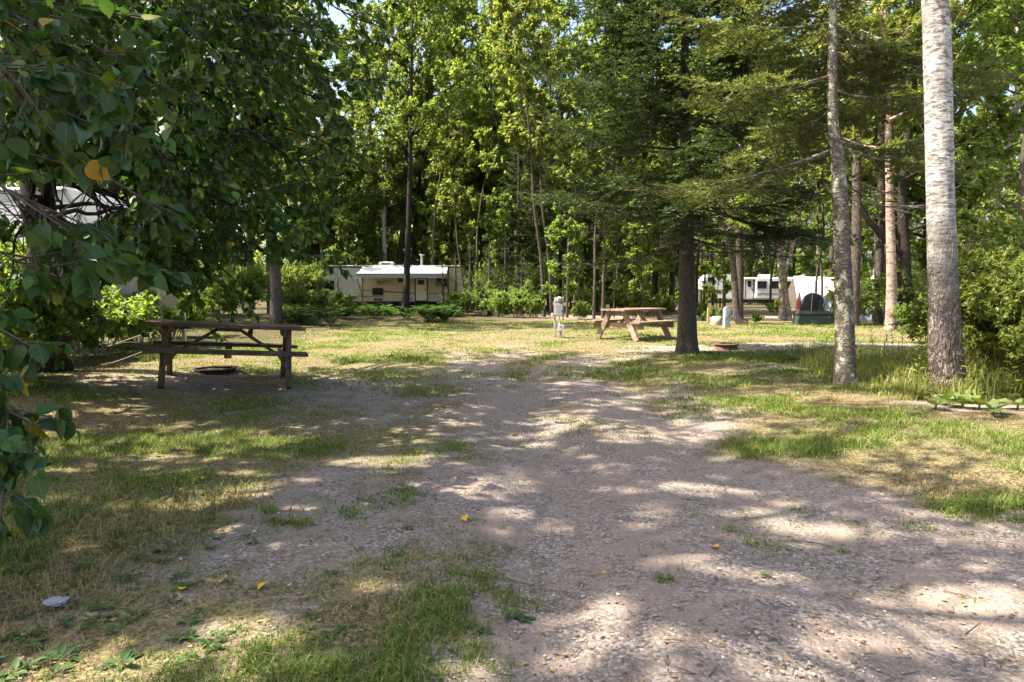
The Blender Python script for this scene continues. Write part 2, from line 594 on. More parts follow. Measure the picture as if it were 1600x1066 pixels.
def wood_mat(name, dark, light, wear=None):
    m, nt, b = newmat(name)
    oi = nd(nt, 'ShaderNodeObjectInfo')
    vec = coords(nt, (1.2, 26, 26))
    va = nd(nt, 'ShaderNodeVectorMath', operation='ADD')
    nt.links.new(vec, va.inputs[0])
    cmb = nd(nt, 'ShaderNodeCombineXYZ')
    nt.links.new(mth(nt, 'MULTIPLY', oi.outputs['Random'], 50), cmb.inputs[0])
    nt.links.new(cmb.outputs[0], va.inputs[1])
    g = tex_noise(nt, va.outputs[0], 1.6, 6, 0.7, 0.4)
    c = mixc(nt, ramp(nt, [(0.3, (0, 0, 0)), (0.7, (1, 1, 1))], g).outputs[0], dark, light)
    if wear:
        wv = tex_noise(nt, coords(nt, (1.5, 4, 4)), 2.0, 6, 0.7)
        c = mixc(nt, mth(nt, 'MULTIPLY', ramp(nt, [(0.5, (0, 0, 0)), (0.68, (1, 1, 1))], wv).outputs[0], 0.7), c, wear)
    hs = nd(nt, 'ShaderNodeHueSaturation')
    nt.links.new(c, hs.inputs['Color'])
    nt.links.new(mth(nt, 'ADD', mth(nt, 'MULTIPLY', oi.outputs['Random'], 0.4), 0.8), hs.inputs['Value'])
    nt.links.new(hs.outputs[0], b.inputs['Base Color'])
    b.inputs['Roughness'].default_value = 0.7
    b.inputs['Specular IOR Level'].default_value = 0.25
    bump(nt, b, g, 0.5, 0.004)
    return m

M = {}
M['leaf_near'] = leaf_mat('leaf_near', [(0, (0.030, 0.070, 0.022)), (0.55, (0.045, 0.105, 0.032)), (0.94, (0.085, 0.165, 0.035)), (0.985, (0.16, 0.20, 0.03)), (1, (0.45, 0.24, 0.02))], 0.34, 0.40, 0.30)
def vein_leaf(name, base):
    # the same leaf with midrib, side veins and a little mottling across the blade
    m = base.copy()
    m.name = name
    nt = m.node_tree
    b = nt.nodes['Principled BSDF']
    src = b.inputs['Base Color'].links[0].from_socket
    tc = nd(nt, 'ShaderNodeTexCoord')
    sp = nd(nt, 'ShaderNodeSeparateXYZ')
    nt.links.new(tc.outputs['Object'], sp.inputs[0])
    ay = mth(nt, 'ABSOLUTE', sp.outputs[1])
    wv = mth(nt, 'SINE', mth(nt, 'MULTIPLY', mth(nt, 'SUBTRACT', sp.outputs[0], mth(nt, 'MULTIPLY', ay, 0.75)), 46))
    side = ramp(nt, [(0.86, (0, 0, 0)), (1.0, (1, 1, 1))], wv).outputs[0]
    mid = ramp(nt, [(0.010, (1, 1, 1)), (0.022, (0, 0, 0))], ay).outputs[0]
    v = mth(nt, 'MAXIMUM', mid, mth(nt, 'MULTIPLY', side, 0.45))
    mo = tex_noise(nt, tc.outputs['Object'], 3.5, 5, 0.6)
    c = mixc(nt, mo, mixc(nt, 1.0, src, (0.72, 0.74, 0.7), 'MULTIPLY'), mixc(nt, 1.0, src, (1.3, 1.22, 1.1), 'MULTIPLY'))
    c = mixc(nt, mth(nt, 'MULTIPLY', v, 0.55), c, (0.16, 0.20, 0.07))
    nt.links.new(c, b.inputs['Base Color'])
    for n in nt.nodes:
        if n.type == 'BSDF_TRANSLUCENT':
            nt.links.new(mixc(nt, 1.0, c, (1.5, 1.45, 0.5), 'MULTIPLY'), n.inputs['Color'])
    bump(nt, b, mth(nt, 'SUBTRACT', mo, v), 0.35, 0.004)
    return m
M['leaf_veined'] = vein_leaf('leaf_veined', M['leaf_near'])
M['leaf_mid'] = leaf_mat('leaf_mid', [(0, (0.030, 0.070, 0.018)), (0.5, (0.05, 0.11, 0.026)), (0.985, (0.10, 0.17, 0.03)), (1, (0.30, 0.22, 0.03))], 0.40, 0.42, 0.28)
M['leaf_forest'] = leaf_mat('leaf_forest', [(0, (0.09, 0.15, 0.038)), (0.5, (0.155, 0.225, 0.056)), (1, (0.255, 0.31, 0.085))], 0.58, tint=(1.5, 1.4, 0.6))
M['leaf_pale'] = leaf_mat('leaf_pale', [(0, (0.12, 0.165, 0.044)), (0.5, (0.18, 0.23, 0.06)), (1, (0.28, 0.315, 0.092))], 0.57, tint=(1.5, 1.4, 0.6))
M['leaf_bush'] = leaf_mat('leaf_bush', [(0, (0.10, 0.14, 0.032)), (0.5, (0.18, 0.225, 0.055)), (1, (0.30, 0.32, 0.10))], 0.5)
M['leaf_fern'] = leaf_mat('leaf_fern', [(0, (0.035, 0.075, 0.02)), (1, (0.09, 0.15, 0.035))], 0.42)
M['leaf_burdock'] = leaf_mat('leaf_burdock', [(0, (0.11, 0.16, 0.04)), (1, (0.20, 0.245, 0.08))], 0.35, 0.5)
M['leaf_weed'] = leaf_mat('leaf_weed', [(0, (0.04, 0.085, 0.025)), (1, (0.085, 0.145, 0.04))], 0.3, 0.55)
M['needle'] = leaf_mat('needle', [(0, (0.032, 0.058, 0.026)), (0.6, (0.062, 0.098, 0.042)), (1, (0.13, 0.165, 0.062))], 0.25, 0.45, 0.35, (1.4, 1.35, 0.6))
M['needle_pale'] = leaf_mat('needle_pale', [(0, (0.12, 0.17, 0.06)), (0.6, (0.19, 0.24, 0.09)), (1, (0.30, 0.33, 0.13))], 0.36, 0.45, 0.35, (1.4, 1.35, 0.6))
M['needle_dark'] = leaf_mat('needle_dark', [(0, (0.04, 0.06, 0.026)), (1, (0.085, 0.115, 0.042))], 0.28, 0.5, 0.3)
M['grass'] = leaf_mat('grass', [(0, (0.05, 0.105, 0.015)), (0.5, (0.095, 0.16, 0.024)), (0.8, (0.18, 0.215, 0.045)), (1, (0.34, 0.30, 0.11))], 0.35, 0.55, 0.2)
M['grass_dry'] = leaf_mat('grass_dry', [(0, (0.12, 0.12, 0.04)), (0.5, (0.26, 0.21, 0.10)), (1, (0.42, 0.34, 0.18))], 0.35, 0.6, 0.2)
M['grass_tall'] = leaf_mat('grass_tall', [(0, (0.11, 0.15, 0.035)), (0.5, (0.22, 0.24, 0.07)), (1, (0.46, 0.40, 0.20))], 0.4, 0.5, 0.25)
M['litter_leaf'] = leaf_mat('litter_leaf', [(0, (0.55, 0.22, 0.02)), (0.6, (0.68, 0.33, 0.03)), (1, (0.55, 0.42, 0.10))], 0.3, 0.5, 0.3, (1.1, 1, .7))
M['litter_brown'] = leaf_mat('litter_brown', [(0, (0.20, 0.12, 0.06)), (1, (0.38, 0.28, 0.18))], 0.2, 0.6, 0.2, (1.1, 1, .7))
M['bark'] = bark_mat('bark', (0.05, 0.038, 0.03), (0.19, 0.155, 0.125), (0.22, 0.22, 0.17), lich_amt=0.66)
M['bark_dark'] = bark_mat('bark_dark', (0.022, 0.017, 0.013), (0.085, 0.068, 0.052))
M['bark_fir'] = bark_mat('bark_fir', (0.065, 0.05, 0.04), (0.19, 0.155, 0.125), (0.26, 0.25, 0.21), (7, 7, 9), 0.012, 0.63)
M['bark_lichen'] = bark_mat('bark_lichen', (0.09, 0.075, 0.062), (0.27, 0.225, 0.185), (0.40, 0.41, 0.30), (6, 6, 11), 0.012, 0.53)
M['bark_pale'] = bark_mat('bark_pale', (0.13, 0.10, 0.075), (0.34, 0.28, 0.22), (0.42, 0.38, 0.31), (5, 5, 8), 0.01, 0.5)
M['birch'] = birch_mat('birch')
M['birch_pink'] = birch_mat('birch_pink', (0.42, 0.31, 0.245), (0.10, 0.06, 0.05), -3.0, lent=(5, 5, 13))
M['twig'] = plain('twig', (0.10, 0.08, 0.062), 0.9, var=0.3)
M['twig_grey'] = plain('twig_grey', (0.22, 0.18, 0.145), 0.9, var=0.3)

# ------------------------------------------------------------------ ground
def make_ground():
    def axis(lim_fine, fine, far, lo=None):
        a = list(np.arange(lim_fine[0], lim_fine[1] + 1e-6, fine))
        s = fine
        while a[-1] < far:
            s *= 1.12
            a.append(a[-1] + s)
        s = fine
        lo_v = -far if lo is None else lo
        b = []
        x = a[0]
        while x > lo_v:
            s *= 1.12
            x -= s
            b.append(x)
        return np.array(b[::-1] + a)
    xs = axis((-8, 8), 0.075, 420)
    ys = axis((1.2, 18), 0.075, 600, -150)
    X, Y = np.meshgrid(xs, ys)
    Z = gz(X, Y)
    dr = drive(X, Y)
    wd = woods(X, Y)
    near = (np.abs(X) < 9) & (Y > 0.8) & (Y < 19)
    Z = Z + np.where(near, 0.010 * fbm(X * 3.1, Y * 3.1, 0, 91, 3) * (1 - 0.55 * dr), 0)
    nx, ny = len(xs), len(ys)
    V = np.stack([X, Y, Z], 2).reshape(-1, 3)
    i, j = np.meshgrid(np.arange(nx - 1), np.arange(ny - 1))
    k = (j * nx + i).ravel()
    Fc = np.stack([k, k + 1, k + 1 + nx, k + nx], 1)
    mb = MB().add(V, Fc, smooth=True)
    m, nt, b = newmat('ground_soil')
    a1 = nd(nt, 'ShaderNodeAttribute', attribute_name='drive')
    a2 = nd(nt, 'ShaderNodeAttribute', attribute_name='woods')
    vec = coords(nt)
    nbig = tex_noise(nt, vec, 0.9, 6, 0.6)
    nmid = tex_noise(nt, vec, 6, 7, 0.65)
    nfine = tex_noise(nt, vec, 55, 6, 0.75)
    vo = nd(nt, 'ShaderNodeTexVoronoi')
    vo.inputs['Scale'].default_value = 75
    vo.inputs['Randomness'].default_value = 1
    nt.links.new(vec, vo.inputs['Vector'])
    vo2 = nd(nt, 'ShaderNodeTexVoronoi')
    vo2.inputs['Scale'].default_value = 32
    nt.links.new(vec, vo2.inputs['Vector'])
    sv = nd(nt, 'ShaderNodeSeparateColor')
    nt.links.new(vo.outputs['Color'], sv.inputs[0])
    # pinkish sandy gravel, each grain its own tone
    grain = ramp(nt, [(0, (0.09, 0.074, 0.066)), (0.35, (0.19, 0.157, 0.138)), (0.75, (0.285, 0.237, 0.207)), (1, (0.43, 0.375, 0.34))], sv.outputs[0]).outputs[0]
    sand = mixc(nt, nmid, (0.20, 0.152, 0.12), (0.34, 0.268, 0.217))
    grav = mixc(nt, ramp(nt, [(0.36, (0, 0, 0)), (0.62, (1, 1, 1))], tex_noise(nt, vec, 2.4, 6, 0.65)).outputs[0], sand, grain)
    grav = mixc(nt, ramp(nt, [(0.58, (0, 0, 0)), (0.75, (1, 1, 1))], nfine).outputs[0], grav, (0.13, 0.10, 0.08))
    # dry thatch and soil under the turf
    that = mixc(nt, nmid, (0.10, 0.075, 0.040), (0.235, 0.18, 0.105))
    that = mixc(nt, ramp(nt, [(0.4, (0, 0, 0)), (0.6, (1, 1, 1))], nbig).outputs[0], that, mixc(nt, nfine, (0.07, 0.085, 0.025), (0.16, 0.165, 0.055)))
    straw = tex_noise(nt, coords(nt, (1, 1, 1)), 150, 4, 0.8)
    that = mixc(nt, ramp(nt, [(0.44, (0, 0, 0)), (0.58, (1, 1, 1))], straw).outputs[0], that, mixc(nt, nmid, (0.24, 0.185, 0.10), (0.38, 0.30, 0.17)))
    that = mixc(nt, ramp(nt, [(0.46, (0, 0, 0)), (0.58, (1, 1, 1))], tex_noise(nt, vec, 38, 6, 0.7)).outputs[0], that, (0.085, 0.06, 0.038))
    d = mth(nt, 'ADD', a1.outputs['Fac'], mth(nt, 'MULTIPLY', mth(nt, 'SUBTRACT', nmid, 0.5), 1.7))
    d = mth(nt, 'ADD', d, mth(nt, 'MULTIPLY', mth(nt, 'SUBTRACT', nfine, 0.5), 1.5))
    c = mixc(nt, ramp(nt, [(0.22, (0, 0, 0)), (0.70, (1, 1, 1))], d).outputs[0], that, grav)
    floor = mixc(nt, nmid, (0.035, 0.035, 0.016), (0.09, 0.075, 0.038))
    floor = mixc(nt, ramp(nt, [(0.5, (0, 0, 0)), (0.62, (1, 1, 1))], nfine).outputs[0], floor, (0.13, 0.095, 0.055))
    c = mixc(nt, a2.outputs['Fac'], c, floor)
    nt.links.new(c, b.inputs['Base Color'])
    b.inputs['Roughness'].default_value = 0.95
    b.inputs['Specular IOR Level'].default_value = 0.1
    h = mth(nt, 'ADD', mth(nt, 'MULTIPLY', vo.outputs['Distance'], -0.5), mth(nt, 'ADD', mth(nt, 'MULTIPLY', nfine, 0.9), mth(nt, 'MULTIPLY', vo2.outputs['Distance'], -0.6)))
    bump(nt, b, h, 0.8, 0.012)
    me = mb.mesh('ground', m)
    for nm, arr in (('drive', dr), ('woods', wd)):
        at_ = me.attributes.new(nm, 'FLOAT', 'POINT')
        at_.data.foreach_set('value', arr.ravel().astype(np.float32))
    tag(link('ground', me), kind='structure')

make_ground()

# ------------------------------------------------------------------ picnic tables
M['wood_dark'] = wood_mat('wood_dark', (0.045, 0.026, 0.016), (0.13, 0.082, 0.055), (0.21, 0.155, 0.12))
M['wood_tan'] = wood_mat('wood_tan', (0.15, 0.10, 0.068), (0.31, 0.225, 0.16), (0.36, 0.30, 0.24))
M['bolt'] = plain('bolt', (0.25, 0.24, 0.23), 0.45, 0.9)

def picnic_table(label, loc, rot, wood, one_plank):
    t = thing('picnic_table', label, 'picnic table', loc, rot, 'picnic tables')
    L, pw, gap, n = 1.83, 0.14, 0.008, 5
    plank = bevel_box_mesh('plank', (L, pw, 0.046), wood, 0.005, 2)
    rng = np.random.default_rng(int(abs(loc[0]) * 100))
    top = thing_part = link('tabletop', None, t)
    for k in range(n):
        link('plank', plank, top, (rng.normal() * 0.006, (k - (n - 1) / 2) * (pw + gap), 0.745 + rng.normal() * 0.001), (0, rng.normal() * 0.002, rng.normal() * 0.002))
    for s in (-1, 1):
        bench = link('bench', None, t)
        if one_plank:
            bbox('plank', (L, 0.245, 0.046), wood, bench, (s * -0.01, s * 0.66, 0.449), (0, 0, 0.004 * s), 0.005, 2)
        else:
            for k in (-1, 1):
                link('plank', plank, bench, (0.004 * k, s * 0.66 + k * 0.074, 0.449))
        bbox('cleat', (0.085, 0.25, 0.038), wood, bench, (0, s * 0.66, 0.406), bev=0.003)
    for ex in (-0.72, 0.72):
        for s in (-1, 1):
            a, b = A(0, s * 0.20, 0.722), A(0, s * 0.60, 0.0)
            d = b - a
            ang = math.atan2(-d[1], -d[2])
            ln = np.linalg.norm(d)
            c = (a + b) / 2
            leg = prism('leg', [(-0.07, -ln / 2 + abs(math.tan(ang)) * 0.0), (0.07, -ln / 2), (0.07, ln / 2), (-0.07, ln / 2)], 0.062, wood, t, (ex, c[1], c[2]), (0, 0, 0), 0.004)
            leg.rotation_euler = Matrix.Rotation(-ang, 3, 'X').to_4x4().to_euler()
            leg.rotation_euler = (Matrix.Rotation(-ang, 3, 'X') @ Matrix.Rotation(math.pi / 2, 3, 'Z')).to_euler()
            for z in (0.39, 0.66):
                f = (z - b[2]) / (a[2] - b[2])
                mb = MB()
                lathe(mb, [(0, 0.012), (0.012, 0.010), (0.015, 0.0)], 8)
                o = mb.obj('bolt', M['bolt'], leg, (math.copysign(0.0, ex), 0, 0))
                o.parent = leg
                o.location = (0, math.copysign(0.031, 1) * (1 if ex < 0 else -1), ln * (f - 0.5))
                o.rotation_euler = (-math.pi / 2 if ex < 0 else math.pi / 2, 0, 0)
        inner = math.copysign(0.052, ex)
        bbox('bench_beam', (0.038, 1.50, 0.14), wood, t, (ex - inner, 0, 0.354), bev=0.004)
        bbox('top_beam', (0.038, 0.70, 0.09), wood, t, (ex - inner, 0, 0.676), bev=0.004)
        a, b = A(0.12 * np.sign(ex), 0, 0.70), A(ex - inner * 1.6, 0, 0.36)
        d = b - a
        bbox('brace', (np.linalg.norm(d), 0.085, 0.038), wood, t, tuple((a + b) / 2), (0, math.atan2(-d[2], d[0]), 0), bev=0.003)
    bbox('top_cleat', (0.26, 0.70, 0.038), wood, t, (0, 0, 0.7018), bev=0.003)
    return t

p = P(355, 597)
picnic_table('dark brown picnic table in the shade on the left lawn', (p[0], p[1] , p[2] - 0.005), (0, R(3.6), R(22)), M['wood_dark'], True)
p = P(990, 529)
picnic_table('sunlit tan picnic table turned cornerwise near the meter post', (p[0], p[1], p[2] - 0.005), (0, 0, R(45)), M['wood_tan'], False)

# ------------------------------------------------------------------ fire rings
M['rust'] = plain('rust', (0.14, 0.075, 0.05), 0.85, 0.3, 0.5, 9, 0.3, 0.003, (0.09, 0.05, 0.035))
M['rust_dark'] = plain('rust_dark', (0.05, 0.035, 0.03), 0.8, 0.4, 0.4, 9, 0.4, 0.003)
M['ash'] = plain('ash', (0.10, 0.095, 0.09), 1.0, 0, 0.7, 14, 0.1, 0.01)

def fire_ring(label, loc, r, h, m, lipw):
    t = thing('fire_ring', label, 'fire ring', loc, (0.01, -0.015, 0.4), 'fire rings')
    mb = MB(); lathe(mb, [(r, -0.03), (r, h - 0.012), (r - 0.005, h - 0.012), (r - 0.005, -0.03)], 40)
    mb.obj('ring_wall', m, t)
    mb = MB(); lathe(mb, [(r - lipw, h - 0.010), (r + 0.03, h - 0.010), (r + 0.034, h - 0.002), (r + 0.03, h + 0.006), (r - lipw, h + 0.004), (r - lipw, h - 0.010)], 40)
    mb.obj('rim', m, t)
    mb = MB(); lathe(mb, [(r - 0.006, h * 0.17), (r * 0.6, h * 0.3), (r * 0.3, h * 0.42), (0.001, h * 0.45)], 40)
    mb.obj('ash_bed', M['ash'], t)
    rng = np.random.default_rng(3)
    for k in range(3 if h > 0.08 else 0):
        mb = MB(); q = k * 1.1
        tube(mb, spline([A(-0.16, 0, 0.07), A(0, 0.01, 0.075), A(0.15, 0, 0.07)], 8), [0.025] * 8, 7)
        mb.obj('charred_log', M['rust_dark'], t, (0, 0.03 * k, 0.006 * k), (0, 0.1 * k, q))
    return t

p = P(337, 581)
fire_ring('black low fire ring in shade behind the dark brown table', tuple(p), 0.26, 0.045, M['rust_dark'], 0.025)
p = P(1135, 546)
fire_ring('rusty fire ring on the pale gravel behind the fir trunk', tuple(p), 0.225, 0.115, M['rust'], 0.10)

# ------------------------------------------------------------------ utility posts, boxes, stone
M['grey_paint'] = plain('grey_paint', (0.30, 0.335, 0.37), 0.5, 0.1, 0.08, 5, 0.4, 0, (0.30, 0.30, 0.29))
M['white_plastic'] = plain('white_plastic', (0.52, 0.52, 0.55), 0.45, 0, 0.05, 5)
M['glass_clear'] = plain('glass_clear', (0.34, 0.35, 0.36), 0.12, 0, 0.05, 5, 0.8)
M['black'] = plain('black', (0.02, 0.02, 0.02), 0.6)
M['post_wood'] = wood_mat('post_wood', (0.30, 0.25, 0.20), (0.50, 0.44, 0.37))
M['stake'] = wood_mat('stake', (0.42, 0.27, 0.09), (0.62, 0.44, 0.18))

def meter_pedestal():
    p = P(873, 528)
    t = thing('meter_pedestal', 'grey electric meter pedestal with round glass meter on a slim post', 'utility post', tuple(p), (0, 0, R(-6)))
    bbox('post', (0.05, 0.09, 1.0), M['post_wood'], t, (-0.10, 0.02, 0.45))
    bbox('back_board', (0.24, 0.03, 0.46), M['post_wood'], t, (0.0, 0.02, 0.80))
    b = bbox('breaker_box', (0.185, 0.11, 0.33), M['grey_paint'], t, (0.015, -0.05, 0.71), bev=0.01, seg=2)
    bbox('door', (0.165, 0.012, 0.30), M['grey_paint'], b, (0, -0.062, 0), bev=0.004)
    bbox('latch', (0.02, 0.012, 0.04), M['black'], b, (0.06, -0.074, -0.03), bev=0.002)
    mb = MB(); lathe(mb, [(0.074, 0), (0.074, 0.05), (0.001, 0.05)], 28)
    mt = mb.obj('meter_base', M['black'], t, (0.015, 0.0, 0.975), (R(90), 0, 0))
    mb = MB(); lathe(mb, [(0.066, 0.05), (0.066, 0.10), (0.056, 0.125), (0.001, 0.135)], 28)
    mb.obj('meter_glass', M['glass_clear'], mt)
    bbox('meter_display', (0.05, 0.022, 0.004), M['black'], mt, (0, 0.015, 0.136), bev=0)
    mb = MB(); lathe(mb, [(0.068, 0.052), (0.076, 0.056), (0.076, 0.068), (0.067, 0.070)], 28)
    mb.obj('meter_collar', M['grey_paint'], mt)
    mb = MB(); tube(mb, [A(0.02, -0.04, 0.30), A(0.02, -0.04, 0.56)], [0.018, 0.018], 10)
    mb.obj('conduit', M['white_plastic'], t)
    lb = bbox('outlet_box', (0.17, 0.10, 0.155), M['white_plastic'], t, (0.055, -0.05, 0.25), bev=0.012, seg=2)
    bbox('outlet_socket', (0.035, 0.012, 0.03), M['black'], lb, (0, -0.054, 0.035), bev=0.003)
    bbox('side_outlet', (0.075, 0.08, 0.085), M['white_plastic'], t, (-0.165, -0.02, 0.585), bev=0.015, seg=2)
    bbox('lower_conduit', (0.06, 0.06, 0.24), M['grey_paint'], t, (0.05, -0.03, 0.07), bev=0.015, seg=2)

meter_pedestal()

def short_pedestal():
    p = P(1135, 512)
    t = thing('power_pedestal', 'short grey steel power pedestal beside the pinkish boulder', 'utility post', tuple(p), (0, 0, R(8)))
    prism('housing', [(-0.10, -0.05), (0.10, -0.05), (0.10, 0.62), (0.06, 0.70), (-0.06, 0.70), (-0.10, 0.62)], 0.18, M['grey_paint'], t, bev=0.012)
    bbox('hood', (0.175, 0.05, 0.24), M['grey_paint'], t, (0, -0.105, 0.47), (R(4), 0, 0), 0.012, 2)
    bbox('latch', (0.03, 0.02, 0.05), M['black'], t, (0.04, -0.135, 0.40), bev=0.003)

short_pedestal()

M['stone'] = plain('stone', (0.36, 0.27, 0.21), 0.9, 0, 0.35, 5, 0.2, 0.02, (0.22, 0.18, 0.15))

def rock(name, label, px, py, sx, sy, sz, seed, mat, group=None):
    bm = bmesh.new()
    bmesh.ops.create_icosphere(bm, subdivisions=4, radius=1.0)
    c = np.array([v.co for v in bm.verts])
    d = 1 + 0.22 * fbm(c[:, 0] * 1.3 + seed, c[:, 1] * 1.3, c[:, 2] * 1.3, seed, 4)
    c = np.sign(c) * np.abs(c) ** 0.85 * d[:, None]
    for v, q in zip(bm.verts, c):
        v.co = (q[0] * sx, q[1] * sy, max(q[2], -0.4) * sz)
    me = bpy.data.meshes.new(name)
    bm.to_mesh(me); bm.free()
    for pl in me.polygons: pl.use_smooth = True
    me.materials.append(mat)
    p = P(px, py)
    return tag(link(name, me, None, (p[0], p[1] + sy * 0.6, p[2] + sz * 0.25), (0, 0, seed)), label, 'rock', group)

rock('boulder', 'rounded pinkish boulder between yellow stake and grey pedestal', 1121, 508, 0.25, 0.22, 0.26, 4, M['stone'])

p = P(1106, 503)
t = thing('marker_stake', 'yellow wooden marker stake left of the pinkish boulder', 'stake', tuple(p), (0, R(1.5), 0))
prism('stake_shaft', [(-0.04, -0.15), (0.04, -0.15), (0.04, 0.56), (-0.04, 0.56)], 0.07, M['stake'], t, bev=0.006)
prism('stake_top', [(-0.04, 0.0), (0.04, 0.0), (0.025, 0.035), (-0.025, 0.035)], 0.07, M['stake'], t, (0, 0, 0.5605))

M['green_paint'] = plain('green_paint', (0.035, 0.055, 0.04), 0.5, 0, 0.15, 4, 0.4, 0, (0.06, 0.07, 0.055))
p = P(1279, 508)
t = thing('transformer_box', 'low dark green utility box in front of the tents', 'utility box', tuple(p), (0, 0, R(-5)))
bbox('cabinet', (1.36, 0.85, 0.40), M['green_paint'], t, (0, 0.4, 0.16), bev=0.03, seg=2)
bbox('lid', (1.40, 0.90, 0.15), M['green_paint'], t, (0, 0.4, 0.435), (R(-2), 0, 0), 0.03, 2)
bbox('concrete_pad', (1.6, 1.1, 0.10), plain('concrete', (0.33, 0.31, 0.28), 0.9), t, (0, 0.4, -0.055), bev=0.01)
bbox('lock', (0.06, 0.03, 0.09), M['bolt'], t, (0.35, -0.035, 0.30), bev=0.006)

# ------------------------------------------------------------------ trailers
def siding_mat(name, c, dirt):
    m, nt, b = newmat(name)
    n = tex_noise(nt, coords(nt, (0.6, 0.6, 3)), 2.5, 7, 0.7)
    cc = mixc(nt, ramp(nt, [(0.35, (0, 0, 0)), (0.8, (1, 1, 1))], n).outputs[0], c, dirt)
    nt.links.new(cc, b.inputs['Base Color'])
    b.inputs['Roughness'].default_value = 0.4
    return m

M['siding'] = siding_mat('siding', (0.50, 0.48, 0.42), (0.32, 0.30, 0.24))
M['siding_awning_shade'] = siding_mat('siding_awning_shade', (0.56, 0.46, 0.30), (0.42, 0.34, 0.22))  # cream tint paints in the warm bounced shade beneath the awning
M['siding_white'] = siding_mat('siding_white', (0.78, 0.78, 0.76), (0.60, 0.59, 0.55))
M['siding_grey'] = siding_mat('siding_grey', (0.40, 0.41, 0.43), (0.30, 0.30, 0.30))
M['roof_skin'] = plain('roof_skin', (0.55, 0.54, 0.51), 0.7, 0, 0.15, 3, 0.3, 0, (0.25, 0.23, 0.18))
M['pane'] = plain('pane', (0.012, 0.014, 0.015), 0.08, 0, 0.05, 4, 0.6)
M['trim_dark'] = plain('trim_dark', (0.05, 0.03, 0.02), 0.5)
M['trim_alu'] = plain('trim_alu', (0.55, 0.55, 0.54), 0.35, 0.8)
M['cream'] = plain('cream', (0.72, 0.62, 0.42), 0.5, 0, 0.05, 4)
M['awning'] = plain('awning', (0.58, 0.58, 0.60), 0.8, 0, 0.12, 2, 0.2, 0, (0.42, 0.42, 0.42))
M['valance'] = plain('valance', (0.27, 0.27, 0.28), 0.8, 0, 0.1, 2, 0.2)
M['tyre'] = plain('tyre', (0.025, 0.025, 0.025), 0.85)
M['red_mark'] = plain('red_mark', (0.35, 0.05, 0.03), 0.5)
M['charcoal'] = plain('charcoal', (0.07, 0.07, 0.075), 0.5)
M['lens_red'] = plain('lens_red', (0.45, 0.02, 0.015), 0.2)

def window(parent, x, z, sx, sz, y, frame):
    """window on a wall that faces -y; frame proud of the wall, pane set back in it"""
    mb = MB()
    t = 0.035
    for c, s in (((0, 0, sz / 2 - t / 2), (sx, 0.03, t)), ((0, 0, -sz / 2 + t / 2), (sx, 0.03, t)),
                 ((-sx / 2 + t / 2, 0, 0), (t, 0.03, sz - 2 * t)), ((sx / 2 - t / 2, 0, 0), (t, 0.03, sz - 2 * t))):
        box(mb, c, s)
    wdo = link('window', None, parent, (x, y - 0.016, z))
    mb.obj('frame', frame, wdo)
    bbox('pane', (sx - 2 * t, 0.012, sz - 2 * t), M['pane'], wdo, (0, 0.006, 0), bev=0)
    if sx > 0.5:
        bbox('mullion', (0.03, 0.02, sz - 2 * t), frame, wdo, (sx * 0.12, -0.003, 0), bev=0)
    return wdo

def wheel(parent, loc, r=0.34, w=0.2):
    wh = link('wheel', None, parent, loc, (R(90), 0, 0))
    mb = MB(); lathe(mb, [(r * 0.6, -w / 2), (r * 0.92, -w / 2), (r, -w / 3), (r, w / 3), (r * 0.92, w / 2), (r * 0.6, w / 2)], 28)
    mb.obj('tyre', M['tyre'], wh)
    mb = MB(); lathe(mb, [(r * 0.6, w / 2 - 0.005), (r * 0.52, w / 2 - 0.03), (r * 0.2, w / 2 - 0.05), (0.06, w / 2 + 0.0), (0.001, w / 2)], 28)
    mb.obj('rim', M['charcoal'], wh)

def shell(name, prof, depth, mat, parent, ribs=None):
    """closed body: outline prof (x,z) pushed along y; the long sides carry horizontal ribs"""
    o = prism(name, prof, depth, mat, parent, bev=0.02)
    return o

def corrugated(name, x0, x1, z0, z1, y, pitch, amp, mat, parent):
    n = max(2, int(round((z1 - z0) / pitch)))
    zs, yy = [], []
    for k in range(n):
        a = z0 + (z1 - z0) * k / n
        bb = z0 + (z1 - z0) * (k + 1) / n
        zs += [a, a + (bb - a) * 0.85, bb - 1e-4]
        yy += [y - amp, y - amp * 0.55, y]
    zs, yy = np.array(zs), np.array(yy)
    V = np.concatenate([np.stack([np.full(len(zs), xx), yy, zs], 1) for xx in (x0, x1)])
    k = np.arange(len(zs) - 1)
    f = np.stack([k, k + len(zs), k + 1 + len(zs), k + 1], 1)
    return MB().add(V, f).obj(name, mat, parent)

